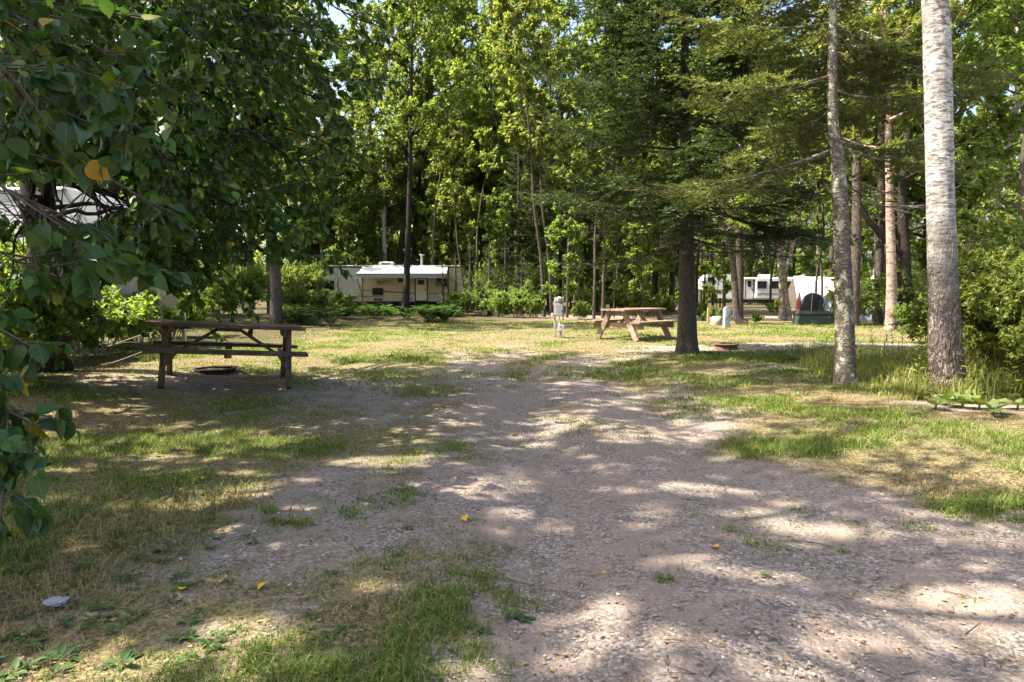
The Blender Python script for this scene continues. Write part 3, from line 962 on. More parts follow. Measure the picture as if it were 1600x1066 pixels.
def awning_trailer():
    a, b = at(486, 452, 41), at(722, 452, 41)
    L = b[0] - a[0]
    cx = (a[0] + b[0]) / 2
    zg = g1(cx, 42)
    t = thing('travel_trailer', 'off-white travel trailer with a pale grey awning at the edge of the woods', 'trailer', (cx, 41 + 1.2, zg), (0, 0, R(1.5)), 'trailers')
    z0, z1, dp = 0.52, 2.62, 2.3
    h = L / 2
    body = shell('body', [(-h, z0 + 0.25), (-h + 0.35, z0), (h - 0.1, z0), (h, z0 + 0.12), (h, z1 - 0.1), (h - 0.1, z1), (-h + 0.5, z1), (-h + 0.1, z1 - 0.5)], dp, M['siding'], t)
    xsp = at(566, 452, 41)[0] - cx
    corrugated('lap_siding', -h + 0.55, xsp, z0 + 0.08, z1 - 0.10, -dp / 2 - 0.002, 0.135, 0.014, M['siding'], t)
    tag(corrugated('lap_siding', xsp, h - 0.14, z0 + 0.08, z1 - 0.10, -dp / 2 - 0.002, 0.135, 0.014, M['siding_awning_shade'], t), 'siding under the awning with its warm shade painted in')
    bbox('roof', (L - 0.25, dp + 0.08, 0.06), M['roof_skin'], t, (0.1, 0, z1 + 0.028), bev=0.015)
    bbox('corner_trim', (0.05, 0.04, z1 - z0 - 0.1), M['trim_dark'], t, (-h + 0.5, -dp / 2 - 0.02, (z0 + z1) / 2), bev=0.004)
    bbox('roof_trim', (L - 0.5, 0.04, 0.05), M['trim_dark'], t, (0.1, -dp / 2 - 0.022, z1 - 0.04), bev=0.004)
    bbox('chassis', (L - 1.0, 1.9, 0.14), M['black'], t, (0, 0, z0 - 0.071), bev=0.01)
    bbox('skirting', (L - 0.6, 0.04, 0.36), M['charcoal'], t, (0.2, 0.4, 0.19), bev=0.004)
    for x in (-0.55, 0.35):
        wheel(t, (x + 0.6, -dp / 2 + 0.16, 0.33))
    bbox('hitch', (1.1, 0.10, 0.10), M['black'], t, (-h - 0.25, 0, 0.44), bev=0.01)
    for x in (-h + 0.9, h - 0.5):
        bbox('jack', (0.07, 0.07, 0.46), M['trim_alu'], t, (x, -0.85, 0.22), bev=0.004)
    px = lambda q: at(q, 452, 41)[0] - cx
    pz = lambda q: at(600, q, 41)[2] - zg
    y = -dp / 2 - 0.018
    def win(x0, x1, y0, y1):
        window(t, (px(x0) + px(x1)) / 2, (pz(y0) + pz(y1)) / 2, px(x1) - px(x0), pz(y0) - pz(y1), y, M['trim_dark'])
    win(504, 521, 417, 428)
    win(503, 522, 438.5, 453.5)
    win(581, 598, 450, 461.5)
    win(621, 633.5, 434.5, 441.5)
    win(680.5, 698, 434.5, 448)
    bbox('storage_hatch', (px(597) - px(583), 0.02, 0.24), M['charcoal'], t, ((px(583) + px(597)) / 2, y - 0.008, pz(469)), bev=0.004)
    bbox('outlet_cover', (0.12, 0.02, 0.08), M['black'], t, (px(641), y - 0.008, pz(467)), bev=0.003)
    # entry door
    dx, dz0, dz1 = (px(647) + px(667.5)) / 2, pz(471.5), pz(434)
    dw = px(667.5) - px(647)
    door = link('door', None, t, (dx, y - 0.012, (dz0 + dz1) / 2))
    hh = (dz1 - dz0)
    bbox('door_leaf', (dw - 0.14, 0.03, hh - 0.14), M['cream'], door, (0, -0.004, 0), bev=0.006)
    for sx in (-1, 1):
        bbox('door_frame', (0.07, 0.04, hh), M['trim_dark'], door, (sx * (dw / 2 - 0.035), 0, 0), bev=0.003)
    for sz in (-1, 1):
        bbox('door_frame', (dw - 0.14, 0.04, 0.07), M['trim_dark'], door, (0, 0, sz * (hh / 2 - 0.035)), bev=0.003)
    bbox('door_window', (0.38, 0.012, 0.28), M['pane'], door, (-0.02, -0.026, hh / 2 - 0.28), bev=0)
    bbox('handle', (0.04, 0.05, 0.14), M['black'], door, (0.24, -0.04, 0.0), bev=0.006)
    step = link('entry_step', None, t, (dx, -dp / 2 - 0.28, 0.30))
    bbox('tread', (0.65, 0.26, 0.035), M['charcoal'], step, bev=0.005)
    for sx in (-1, 1):
        bbox('bracket', (0.03, 0.32, 0.24), M['charcoal'], step, (sx * 0.34, 0.08, 0.06), bev=0.004)
    # awning: sloping cloth out to a roller, hanging valance, two arms
    ax0, ax1 = px(566), px(699)
    aw = link('awning', None, t)
    zt, zf, out = z1 - 0.02, pz(428.5) , 1.7
    n = 24
    xs = np.linspace(ax0, ax1, n)
    V = []
    for yy, zz in ((0, 0.0), (0.33, 0.0), (0.66, 0.0), (1.0, 0.0)):
        sag = 0.05 * math.sin(math.pi * yy)
        V.append(np.stack([xs, np.full(n, -dp / 2 - 0.03 - out * yy), zt + (zf - zt) * yy - sag + 0.012 * np.sin(xs * 2.2) * math.sin(math.pi * yy)], 1))
    V = np.concatenate(V)
    i, j = np.meshgrid(np.arange(n - 1), np.arange(3))
    k = (j * n + i).ravel()
    up = np.stack([k, k + 1, k + 1 + n, k + n], 1)
    MB().add(V, up[:, ::-1], smooth=True).add(V - A(0, 0, 0.006), up, smooth=True).obj('awning_cloth', M['awning'], aw)
    nv = 56
    xv = np.linspace(ax0, ax1, nv)
    drop = np.where(np.arange(nv) % 4 < 2, 0.25, 0.21)
    Vv = np.concatenate([np.stack([xv, np.full(nv, -dp / 2 - 0.045 - out), np.full(nv, zf - 0.03)], 1), np.stack([xv, np.full(nv, -dp / 2 - 0.05 - out), zf - 0.03 - drop], 1)])
    k = np.arange(nv - 1)
    MB().add(Vv, np.stack([k, k + nv, k + 1 + nv, k + 1], 1)).add(Vv + A(0, 0.004, 0), np.stack([k, k + 1, k + 1 + nv, k + nv], 1)).obj('valance', M['valance'], aw)
    mb = MB(); tube(mb, [A(ax0 - 0.05, -dp / 2 - 0.03 - out, zf), A(ax1 + 0.05, -dp / 2 - 0.03 - out, zf)], [0.035, 0.035], 12)
    mb.obj('roller', M['trim_alu'], aw)
    for xx in (ax0 - 0.03, ax1 + 0.03):
        mb = MB()
        tube(mb, [A(xx, -dp / 2 - 0.03, 0.75), A(xx, -dp / 2 - 0.03 - out, zf)], [0.022, 0.022], 8)
        tube(mb, [A(xx, -dp / 2 - 0.045, 0.7), A(xx, -dp / 2 - 0.045, zt)], [0.03, 0.03], 8)
        mb.obj('awning_arm', M['black'], aw)
    # roof gear
    v = link('roof_vent', None, t, (px(656), -0.2, z1 + 0.05))
    mb = MB(); lathe(mb, [(0.10, 0), (0.085, 0.10), (0.085, 0.62)], 14)
    mb.obj('vent_pipe', M['trim_alu'], v)
    mb = MB(); lathe(mb, [(0.001, 0.64), (0.17, 0.64), (0.19, 0.67), (0.12, 0.72), (0.001, 0.74)], 18)
    mb.obj('vent_cap', M['trim_alu'], v)
    ac = bbox('air_conditioner', (0.95, 0.75, 0.26), M['siding_white'], t, (px(599), 0.1, z1 + 0.19), bev=0.07, seg=3)
    bbox('grille', (0.5, 0.012, 0.12), M['charcoal'], ac, (0.0, -0.378, 0.0), bev=0)
    bbox('skylight', (0.7, 0.6, 0.12), M['charcoal'], t, (px(620), 0.2, z1 + 0.118), bev=0.03, seg=2)
    # curling line decals
    rng = np.random.default_rng(8)
    mb = MB()
    for k in range(5):
        c0 = A(px(590 + k * 3.4), y - 0.012, pz(441 + 1.5 * math.sin(k)))
        q = [c0 + A(0.18 * s * math.cos(s * 2.2 + k), 0, 0.09 * math.sin(s * 3.0 + k * 1.7)) for s in np.linspace(-1, 1, 14)]
        tube(mb, q, [0.012] * 14, 4)
    mb.obj('decal', M['charcoal'], t)
    mb = MB()
    for k, (xa, xb, ya, yb) in enumerate(((566, 700, 453, 459), (500, 600, 459, 463))):
        tube(mb, [A(px(xa), y - 0.012, pz(ya)), A(px((xa + xb) / 2), y - 0.012, pz((ya + yb) / 2 + 2)), A(px(xb), y - 0.012, pz(yb))], [0.018, 0.024, 0.012], 4)
    mb.obj('stripe', M['trim_dark'], t)
    bbox('tail_light', (0.06, 0.03, 0.16), M['lens_red'], t, (h - 0.06, -dp / 2 - 0.03, 1.0), bev=0.004)

awning_trailer()

def fifth_wheel():
    D = 62
    a, b = at(1098, 452, D), at(1262, 452, D)
    L = b[0] - a[0]
    cx = (a[0] + b[0]) / 2
    zg = g1(cx, D)
    t = thing('fifth_wheel_trailer', 'white fifth wheel trailer with dark windows among trees on the right', 'trailer', (cx, D + 1.2, zg), (0, 0, R(-3)), 'trailers')
    h, z0, z1, dp = L / 2, 0.75, 2.85, 2.4
    px = lambda q: at(q, 452, D)[0] - cx
    pz = lambda q: at(1170, q, D)[2] - zg
    shell('body', [(-h + 2.5, z0), (h - 0.1, z0), (h, z0 + 0.15), (h, z1 - 0.3), (h - 0.15, z1 - 0.1), (-h + 3.0, z1 - 0.1), (-h + 2.6, z1 + 0.15), (-h + 0.6, z1 + 0.2), (-h, z1 - 0.6), (-h + 0.25, 1.65), (-h + 2.3, 1.55)], dp, M['siding_white'], t)
    sl = bbox('slide_out', (px(1245) - px(1180), 0.55, 1.75), M['siding_white'], t, ((px(1245) + px(1180)) / 2, -dp / 2 - 0.27, z0 + 1.02), bev=0.03, seg=2)
    ysl = -dp / 2 - 0.55
    for x0, x1 in ((1181.5, 1195.5), (1200.5, 1217), (1222, 1236)):
        window(t, (px(x0) + px(x1)) / 2, z0 + 1.32, px(x1) - px(x0), 0.66, ysl - 0.002, M['black'])
    for zz, hh in ((0.55, 0.05), (0.43, 0.03)):
        bbox('stripe', (px(1240) - px(1182), 0.012, hh), M['charcoal'], t, ((px(1240) + px(1182)) / 2, ysl - 0.004, z0 + zz), bev=0)
    window(t, px(1139), z0 + 1.32, 0.62, 0.60, -dp / 2 - 0.002, M['black'])
    window(t, px(1112), z0 + 1.85, 0.5, 0.34, -dp / 2 - 0.002, M['black'])
    dr_ = link('door', None, t, (px(1172), -dp / 2 - 0.02, z0 + 1.0))
    bbox('door_leaf', (0.66, 0.03, 1.85), M['white_plastic'], dr_, bev=0.01)
    for sx in (-1, 1):
        bbox('door_frame', (0.06, 0.05, 1.9), M['charcoal'], dr_, (sx * 0.365, 0, 0), bev=0.004)
    bbox('door_window', (0.32, 0.012, 0.55), M['pane'], dr_, (0, -0.022, 0.42), bev=0)
    bbox('handle', (0.05, 0.05, 0.16), M['black'], dr_, (0.24, -0.035, -0.1), bev=0.005)
    bbox('door_hood', (1.0, 0.35, 0.16), M['siding_white'], t, (px(1172), -dp / 2 - 0.18, z1 - 0.22), bev=0.04, seg=2)
    bbox('chassis', (L - 3.2, 2.0, 0.22), M['black'], t, (1.3, 0, z0 - 0.112), bev=0.01)
    for x in (0.6, 1.5):
        wheel(t, (x + 0.9, -dp / 2 + 0.16, 0.37), 0.37)
    bbox('landing_leg', (0.12, 0.12, 1.0), M['black'], t, (-h + 2.2, -0.8, 0.5), bev=0.005)
    bbox('landing_leg', (0.12, 0.12, 1.0), M['black'], t, (-h + 2.2, 0.8, 0.5), bev=0.005)
    ac = bbox('air_conditioner', (1.0, 0.8, 0.28), M['white_plastic'], t, (1.2, 0, z1 + 0.045), bev=0.08, seg=3)
    bbox('lower_panel', (px(1165) - px(1122), 0.012, 0.35), M['siding_white'], t, ((px(1165) + px(1122)) / 2, -dp / 2 - 0.008, z0 + 0.3), bev=0)

fifth_wheel()

def left_trailer():
    D = 12.6
    c = at(178, 300, D)
    xr = c[0]
    L = 6.4
    cx, cyy = xr - L / 2, D + 1.6
    zg = g1(cx, cyy)
    t = thing('white_camper', 'white camper half hidden by leaves and a dark trunk at far left', 'trailer', (cx, cyy, zg), (0, 0, R(-4)), 'trailers')
    h, z0, z1, dp = L / 2, 0.55, 3.12, 2.4
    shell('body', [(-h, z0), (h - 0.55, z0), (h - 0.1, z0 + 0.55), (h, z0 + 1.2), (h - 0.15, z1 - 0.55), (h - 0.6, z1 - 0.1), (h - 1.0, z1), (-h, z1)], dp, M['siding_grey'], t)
    bbox('roof_rail', (L - 1.1, 0.05, 0.05), M['trim_alu'], t, (-0.4, -dp / 2 - 0.022, z1 - 0.05), bev=0.008)
    bbox('cap_panel', (1.5, 0.014, 0.75), M['white_plastic'], t, (h - 1.5, -dp / 2 - 0.008, z1 - 0.68), bev=0.004)
    window(t, h - 2.6, 2.0, 1.0, 0.6, -dp / 2 - 0.002, M['black'])
    window(t, h - 4.6, 2.0, 1.0, 0.6, -dp / 2 - 0.002, M['black'])
    for z in (1.25, 1.12):
        bbox('stripe', (L - 1.0, 0.012, 0.06), M['charcoal'], t, (-0.3, -dp / 2 - 0.0075, z), bev=0)
    bbox('chassis', (L - 1.2, 1.9, 0.16), M['black'], t, (-0.2, 0, z0 - 0.081), bev=0.01)
    for x in (-0.9, 0.0):
        wheel(t, (x, -dp / 2 + 0.16, 0.34))
    bbox('hitch', (1.2, 0.1, 0.1), M['black'], t, (h + 0.1, 0, 0.46), bev=0.01)
    bbox('tongue_jack', (0.07, 0.07, 0.75), M['trim_alu'], t, (h + 0.55, 0, 0.36), bev=0.006)

left_trailer()

# ------------------------------------------------------------------ tents and tarp
M['tent_black'] = plain('tent_black', (0.022, 0.022, 0.025), 0.7, 0, 0.3, 3, 0.3, 0.01)
M['tent_grey'] = plain('tent_grey', (0.23, 0.25, 0.28), 0.7, 0, 0.12, 3, 0.3, 0.01)
M['tent_dark'] = plain('tent_dark', (0.06, 0.065, 0.07), 0.7, 0, 0.2, 3, 0.3, 0.01)
M['tarp'] = plain('tarp', (0.72, 0.72, 0.73), 0.6, 0, 0.06, 3, 0.3, 0.01)

def tent(label, px, py, wpx, hpx, fly, panel, rot=0, squeeze=1.0):
    p = P(px, py)
    s = F / p[1]
    wdt, hgt = wpx / s, hpx / s
    t = thing('dome_tent', label, 'tent', tuple(p), (0, 0, rot), 'tents')
    n, m = 24, 10
    V = []
    for j in range(m + 1):
        f = j / m
        zz = hgt * (1 - (1 - math.sin(f * math.pi / 2)) ) if False else hgt * math.sin(f * math.pi / 2) ** 1.1
        rr = wdt / 2 * (math.cos(f * math.pi / 2) ** 0.85)
        for i in range(n):
            a = i * 2 * math.pi / n
            k = 1 / max(abs(math.cos(a)), abs(math.sin(a))) ** 0.35 * 0.94
            k *= 1 - 0.035 * math.sin(4 * (a - math.pi / 4) + math.pi / 2) * math.sin(f * math.pi)
            V.append((rr * k * math.cos(a), rr * k * math.sin(a) * squeeze, zz))
    i, j = np.meshgrid(np.arange(n), np.arange(m))
    k0 = (j * n + i).ravel(); k1 = (j * n + (i + 1) % n).ravel()
    fc = np.stack([k0, k1, k1 + n, k0 + n], 1)
    MB().add(A(*V), fc, smooth=True).obj('fly', fly, t)
    dv = []
    for f in np.linspace(0, 0.62, 9):
        zz = hgt * math.sin(f * math.pi / 2) ** 1.1 + 0.004
        rr = wdt / 2 * (math.cos(f * math.pi / 2) ** 0.85) * 0.95
        hw = 0.42 * wdt * 0.5 * (1 - (f / 0.66) ** 2)
        dv.append((-hw, -rr * squeeze - 0.03, zz)); dv.append((hw, -rr * squeeze - 0.03, zz))
    kk = np.arange(8) * 2
    MB().add(A(*dv), np.stack([kk, kk + 1, kk + 3, kk + 2], 1)).obj('door_panel', panel, t)
    for sx in (-1, 1):
        mb = MB()
        q = [A(wdt / 2 * 1.02 * math.cos(u) * (1 if True else 1), sx * wdt / 2 * 1.02 * squeeze * math.cos(u), hgt * 1.01 * math.sin(u)) * A(0.78, 0.78, 1) for u in np.linspace(0, math.pi, 20)]
        tube(mb, q, [0.012] * 20, 5)
        mb.obj('pole', M['trim_alu'], t)
    return t

tent('black dome tent left of the green utility box top', 1269, 500, 46, 42, M['tent_black'], M['tent_dark'], 0.3)
tent('grey dome tent hidden half behind the lichen trunk', 1300, 500, 52, 42, M['tent_grey'], M['tent_dark'], -0.2)
tent('small grey and black dome tent right of the lichen trunk', 1366, 502, 44, 38, M['tent_grey'], M['tent_black'], 0.5)

def tarp():
    a, b, c, d = at(1262, 478, 36), at(1345, 490, 36), at(1338, 452, 36), at(1296, 442, 36)
    p = P(1300, 489)
    t = thing('tarp_shelter', 'white tarp shelter stretched over a ridge behind the tents', 'shelter', (a[0] + 1.3, 36, g1(10, 36)), (0, 0, R(-8)))
    n = 18
    xs = np.linspace(-2.0, 2.0, n)
    V = []
    for yy, z in ((-1.6, 0.45), (-0.8, 1.35), (0, 2.15), (0.8, 1.4), (1.6, 0.6)):
        V.append(np.stack([xs * (1 + 0.04 * abs(yy)), np.full(n, yy), z - 0.12 * np.cos(xs * 0.8) * 0.6 + 0.02 * np.sin(xs * 7)], 1))
    V = np.concatenate(V)
    i, j = np.meshgrid(np.arange(n - 1), np.arange(4))
    k = (j * n + i).ravel()
    f = np.stack([k, k + 1, k + 1 + n, k + n], 1)
    MB().add(V, f, smooth=True).add(V - A(0, 0, 0.008), f[:, ::-1], smooth=True).obj('tarp_sheet', M['tarp'], t)
    for x in (-1.95, 1.95):
        mb = MB(); tube(mb, [A(x, 0, -0.1), A(x, 0, 2.06)], [0.025, 0.02], 8)
        mb.obj('pole', M['trim_alu'], t)
        for s in (-1, 1):
            mb = MB(); tube(mb, [A(x, s * 1.6, 0.50), A(x * 1.15, s * 2.3, 0.0)], [0.006, 0.006], 5)
            mb.obj('guy_line', M['white_plastic'], t)

tarp()
M['red_cloth'] = plain('red_cloth', (0.34, 0.09, 0.10), 0.8, 0, 0.2, 4)
p = P(1246, 505)
t = thing('garden_umbrella', 'folded red garden umbrella standing left of the green box', 'umbrella', tuple(p), (0, R(2), 0))
mb = MB(); tube(mb, [A(0, 0, -0.1), A(0, 0, 1.22)], [0.018, 0.018], 8); mb.obj('pole', M['post_wood'], t)
mb = MB()
tube(mb, spline([A(0, 0, 0.35), A(0.01, 0, 0.55), A(0, 0, 0.85), A(0, 0, 1.18)], 24), np.interp(np.linspace(0, 1, 24), [0, 0.25, 0.8, 1], [0.10, 0.085, 0.06, 0.02]), 24,
     disp=lambda pts, a, rr: rr * (1 + 0.22 * np.sin(8 * a)[None, :]))
mb.obj('folded_canopy', M['red_cloth'], t)
mb = MB(); lathe(mb, [(0.20, 0.0), (0.20, 0.04), (0.05, 0.08), (0.02, 0.1)], 20); mb.obj('foot', M['charcoal'], t)
# ------------------------------------------------------------------ tree builders
def trunk_tube(mb, pts, radii, sides=10, rows=24, flare=0.35, rough=0.04, seed=0, lobes=5, furrow=0.0, ftop=2.0, dense=None):
    u = np.linspace(0, 1, rows) if dense is None else np.concatenate([np.linspace(0, dense, int(rows * 0.8)), np.linspace(dense, 1, rows - int(rows * 0.8) + 1)[1:]])
    fine = spline(pts, 600)
    pts = np.stack([np.interp(u, np.linspace(0, 1, 600), fine[:, c]) for c in range(3)], 1)
    rad = np.interp(u, np.linspace(0, 1, len(radii)), radii)
    hz = pts[:, 2] - pts[0, 2]
    def disp(p, a, rr):
        fl = np.exp(-np.maximum(hz, 0) / (1.5 * radii[0] + 0.03))[:, None]
        lob = 1 + 0.35 * np.cos(lobes * a + seed)[None] + 0.25 * np.cos((lobes - 2) * a + 2 * seed)[None]
        n = fbm(np.cos(a)[None] * 1.6 + seed, np.sin(a)[None] * 1.6, hz[:, None] * 1.3, seed, 3)
        out = rr * (1 + flare * fl * lob) * (1 + rough * n)
        if furrow:
            ca, sa = np.cos(a)[None], np.sin(a)[None]
            q = 0.5 * noise(ca * 2.2, sa * 2.2, hz[:, None] * 5, seed + 5)
            rid = np.abs(noise(ca * 5.5 + q, sa * 5.5 + q, hz[:, None] * 7.0, seed + 9)) + 0.5 * np.abs(noise(ca * 12, sa * 12, hz[:, None] * 16, seed + 11))
            out = out + furrow * (np.clip(rid * 2.2, 0, 1) - 0.6) * (0.15 + 0.85 * sstep(ftop, ftop * 0.35, hz)[:, None])
        return out
    return tube(mb, pts, rad, sides, disp=disp)

def broad_tree(seed, H, cb, Rc, r0, nlimb=26, nsub=7, ntw=7, nleaf=13, ls=0.15, mleaf='leaf_forest', mbark='bark', lean=0.0, sides=8, droop=0.45, rise=0.55, narrow=0.6, base_pts=None, stem_bits=True):
    rng = np.random.default_rng(seed)
    k = 7
    pts = np.zeros((k, 3))
    pts[:, 2] = np.linspace(-0.15, H, k)
    wob = np.cumsum(rng.normal(size=(k, 2)) * 0.012 * H, 0)
    pts[1:, :2] += wob[1:] - wob[1]
    pts[:, 0] += lean * np.linspace(0, 1, k) ** 1.3 * H
    if base_pts is not None:
        pts = np.array(base_pts, float)
    wood = MB()
    trunk_tube(wood, pts, [r0, r0 * 0.86, r0 * 0.72, r0 * 0.55, r0 * 0.36, r0 * 0.18, 0.015], sides, 26, 0.3, 0.05, seed)
    sp = spline(pts, 60)
    hz = sp[:, 2]
    h = cb + (H * 0.97 - cb) * (rng.uniform(0, 1, nlimb) ** 0.9)
    h.sort()
    idx = np.clip(np.searchsorted(hz, h), 0, 59)
    o = sp[idx]
    f = (h - cb) / (H - cb)
    prof = np.clip(np.sin(np.pi * np.clip(f * 0.82 + 0.14, 0, 1)) ** narrow, 0.18, 1)
    az = np.arange(nlimb) * 2.39996 + rng.normal(size=nlimb) * 0.5
    el = R(8) + rise * (0.4 + f) * rng.uniform(0.6, 1.3, nlimb)
    L = Rc * prof * rng.uniform(0.7, 1.15, nlimb)
    d = np.stack([np.cos(az) * np.cos(el), np.sin(az) * np.cos(el), np.sin(el)], 1)
    m1 = o + d * (L * 0.5)[:, None] + rng.normal(size=(nlimb, 3)) * 0.06 * L[:, None]
    m2 = o + d * L[:, None] + A(0, 0, 0.12) * L[:, None] + rng.normal(size=(nlimb, 3)) * 0.10 * L[:, None]
    rl = np.clip(r0 * 0.32 * (1.1 - f), 0.012, 0.08)
    prisms(wood, o, m1, rl, rl * 0.7, 5)
    prisms(wood, m1, m2, rl * 0.7, rl * 0.25, 5)
    p0 = np.concatenate([o + (m1 - o) * 0.35, m1]); p1 = np.concatenate([m1, m2])
    LL = np.concatenate([L, L]) * 0.36
    s0, s1 = children(rng, p0, p1, (nsub + 1) // 2, 0.15, 1.0, LL, 0.85, 0.06)
    prisms(wood, s0, s1, 0.012, 0.006, 3)
    t0, t1 = children(rng, s0, s1, ntw, 0.25, 1.05, np.repeat(LL, (nsub + 1) // 2) * 0.42 + 0.12, 0.9, -0.04)
    prisms(wood, t0, t1, 0.005, 0.003, 3)
    cr = MB()
    leaf_batch(cr, LEAF2_V, LEAF2_F, *twig_leaves(rng, t0, t1, nleaf, ls, droop))
    return wood.mesh('trunk', M[mbark]), cr.mesh('crown', M[mleaf])

def needles(mb, rng, p0, p1, per_m, nl, nw, flat=0.55, mat=0):
    """needles combed along many twig segments"""
    ln = np.linalg.norm(p1 - p0, axis=1)
    cnt = np.maximum(2, np.round(ln * per_m)).astype(int)
    idx = np.repeat(np.arange(len(p0)), cnt)
    N = len(idx)
    t = rng.uniform(0, 1.02, N)
    b = p0[idx] + (p1 - p0)[idx] * t[:, None]
    d = unit(p1 - p0)[idx]
    side = np.cross(d, A(0, 0, 1))
    side = unit(side + 1e-6)
    upv = np.cross(side, d)
    a = rng.choice([0, np.pi], N) + rng.normal(size=N) * flat + 0.25 * np.where(True, 1, 1)
    out = side * np.cos(a)[:, None] + upv * np.abs(np.sin(a))[:, None]
    dirn = unit(out + d * rng.uniform(0.35, 1.0, N)[:, None])
    wv = unit(np.cross(dirn, upv + rng.normal(size=(N, 3)) * 0.28))
    l = nl * rng.uniform(0.7, 1.2, N)
    V = np.stack([b - wv * nw * 0.5, b + wv * nw * 0.5, b + dirn * l[:, None]], 1).reshape(-1, 3)
    f = np.arange(N * 3).reshape(-1, 3)
    return mb.add(V, f, mat=mat)

def fir_tree(seed, H, r0, zlow, zlive, Rmax, whorl=0.27, per=6, per_m=62, nl=0.062, nw=0.021, twig_gap=0.11, lean=(0, 0), coarse_z=1e9, mneed='needle', mbark='bark_fir', sides=12, rows=40, base_pts=None, dead=True, taper_pow=0.8, secondary=True, skip=None, inner=0.30):
    rng = np.random.default_rng(seed)
    wood, cr = MB(), MB()
    pts = np.array([[0, 0, -0.15], [lean[0] * 0.1, lean[1] * 0.1, H * 0.2], [lean[0] * 0.35, lean[1] * 0.35, H * 0.45], [lean[0] * 0.65, lean[1] * 0.65, H * 0.7], [lean[0], lean[1], H]], float)
    if base_pts is not None:
        pts = np.array(base_pts, float)
    trunk_tube(wood, pts, [r0, r0 * 0.86, r0 * 0.68, r0 * 0.42, 0.012], sides, rows, 0.55, 0.05, seed)
    sp = spline(pts, 80)
    z = zlow
    A0, A1, NA, NB = [], [], [], []
    dead0, dead1 = [], []
    while z < H - 0.15:
        f = (z - zlow) / (H - zlow)
        n = per if f < 0.85 else 4
        coarse = z > coarse_z
        for k in range(n):
            az = k * 2 * np.pi / n + rng.uniform(-0.5, 0.5)
            if skip and skip(z, az, rng): continue
            L = Rmax * (1 - f) ** taper_pow * rng.uniform(0.72, 1.1) * (0.85 if z < zlive else 1)
            if L < 0.12: continue
            zz = z + rng.normal() * 0.07
            o = sp[np.clip(np.searchsorted(sp[:, 2], zz), 0, 79)]
            hd = A(np.cos(az), np.sin(az), 0)
            slope = -0.36 + 0.8 * f + rng.normal() * 0.14
            tt = np.linspace(0, 1, 9)
            bp = o + hd * (tt * L)[:, None]
            bp[:, 2] += L * (slope * tt + 0.27 * tt ** 2)
            bp[1:, :2] += np.cumsum(rng.normal(size=(8, 2)) * 0.012 * L, 0)
            rb = 0.004 + 0.0058 * L
            prisms(wood, bp[:-1], bp[1:], rb * (1 - 0.85 * tt[:-1]), rb * (1 - 0.85 * tt[1:]), 4)
            live = z > zlive or (not dead)
            if not live and rng.random() < 0.35:
                live = True
            gap = twig_gap * (1.9 if coarse else 1.0) * (1 if live else 2.2)
            start = (inner if f < 0.5 else 0.12) + rng.uniform(-0.05, 0.1)
            ts = np.arange(start, 1.0, gap / L)
            if not len(ts): continue
            ts = np.concatenate([ts, ts + gap / L * 0.4]); sg = np.repeat([1, -1], len(ts) // 2)
            ts = np.clip(ts + rng.normal(size=len(ts)) * 0.01, 0, 1)
            q0 = np.stack([np.interp(ts, tt, bp[:, c]) for c in range(3)], 1)
            perp = np.cross(hd, A(0, 0, 1))
            ang = R(52) + rng.normal(size=len(ts)) * 0.17
            dd = hd * np.cos(ang)[:, None] + perp * (np.sin(ang) * sg)[:, None]
            dd[:, 2] += -0.16 + rng.normal(size=len(ts)) * 0.24
            tl = np.clip(0.50 * L * (1.04 - ts) + 0.06, 0.06, 0.62) * rng.uniform(0.65, 1.15, len(ts))
            q1 = q0 + unit(dd) * tl[:, None]
            q1[:, 2] -= 0.05 * tl
            if live:
                A0.append(q0); A1.append(q1)
                A0.append(bp[4:-1]); A1.append(bp[5:])
                if secondary and not coarse:
                    m = np.maximum(1, (tl / 0.10)).astype(int)
                    ix = np.repeat(np.arange(len(ts)), m)
                    u = rng.uniform(0.2, 0.95, len(ix))
                    e0 = q0[ix] + (q1 - q0)[ix] * u[:, None]
                    sd_ = rng.choice([-1, 1], len(ix))
                    dv = unit(q1 - q0)[ix]
                    pv = np.cross(dv, A(0, 0, 1))
                    e1 = e0 + unit(dv * 0.75 + pv * sd_[:, None] * 0.7 + rng.normal(size=(len(ix), 3)) * 0.12) * (tl[ix] * (1 - u) * 0.55 + 0.045)[:, None]
                    NB.append(e0); NA.append(e1)
            else:
                dead0.append(q0); dead1.append(q1)
                m = rng.integers(0, len(q0), len(q0) * 2)
                u = rng.uniform(0.3, 0.9, len(m))
                e0 = q0[m] + (q1 - q0)[m] * u[:, None]
                dead0.append(e0); dead1.append(e0 + rng.normal(size=e0.shape) * A(0.10, 0.10, 0.06))
        z += whorl * (1.5 if coarse else 1) * rng.uniform(0.8, 1.15)
    a0, a1 = np.concatenate(A0), np.concatenate(A1)
    prisms(wood, a0, a1, 0.004, 0.002, 3)
    if dead0:
        prisms(wood, np.concatenate(dead0), np.concatenate(dead1), 0.005, 0.002, 3)
    big = a0[:, 2] > coarse_z
    if (~big).any(): needles(cr, rng, a0[~big], a1[~big], per_m, nl, nw)
    if big.any(): needles(cr, rng, a0[big], a1[big], per_m * 0.55, nl * 2.2, nw * 2.6)
    if NB:
        needles(cr, rng, np.concatenate(NB), np.concatenate(NA), per_m * 1.05, nl, nw)
    return wood.mesh('trunk', M[mbark]), cr.mesh('crown', M[mneed])

def plant(name, label, cat, meshes, loc, rotz=0.0, s=1.0, group=None, names=('trunk', 'crown')):
    t = thing(name, label, cat, tuple(loc), (0, 0, rotz), group)
    t.scale = (s, s, s)
    for nme, me in zip(names, meshes):
        link(nme, me, t)
    return t

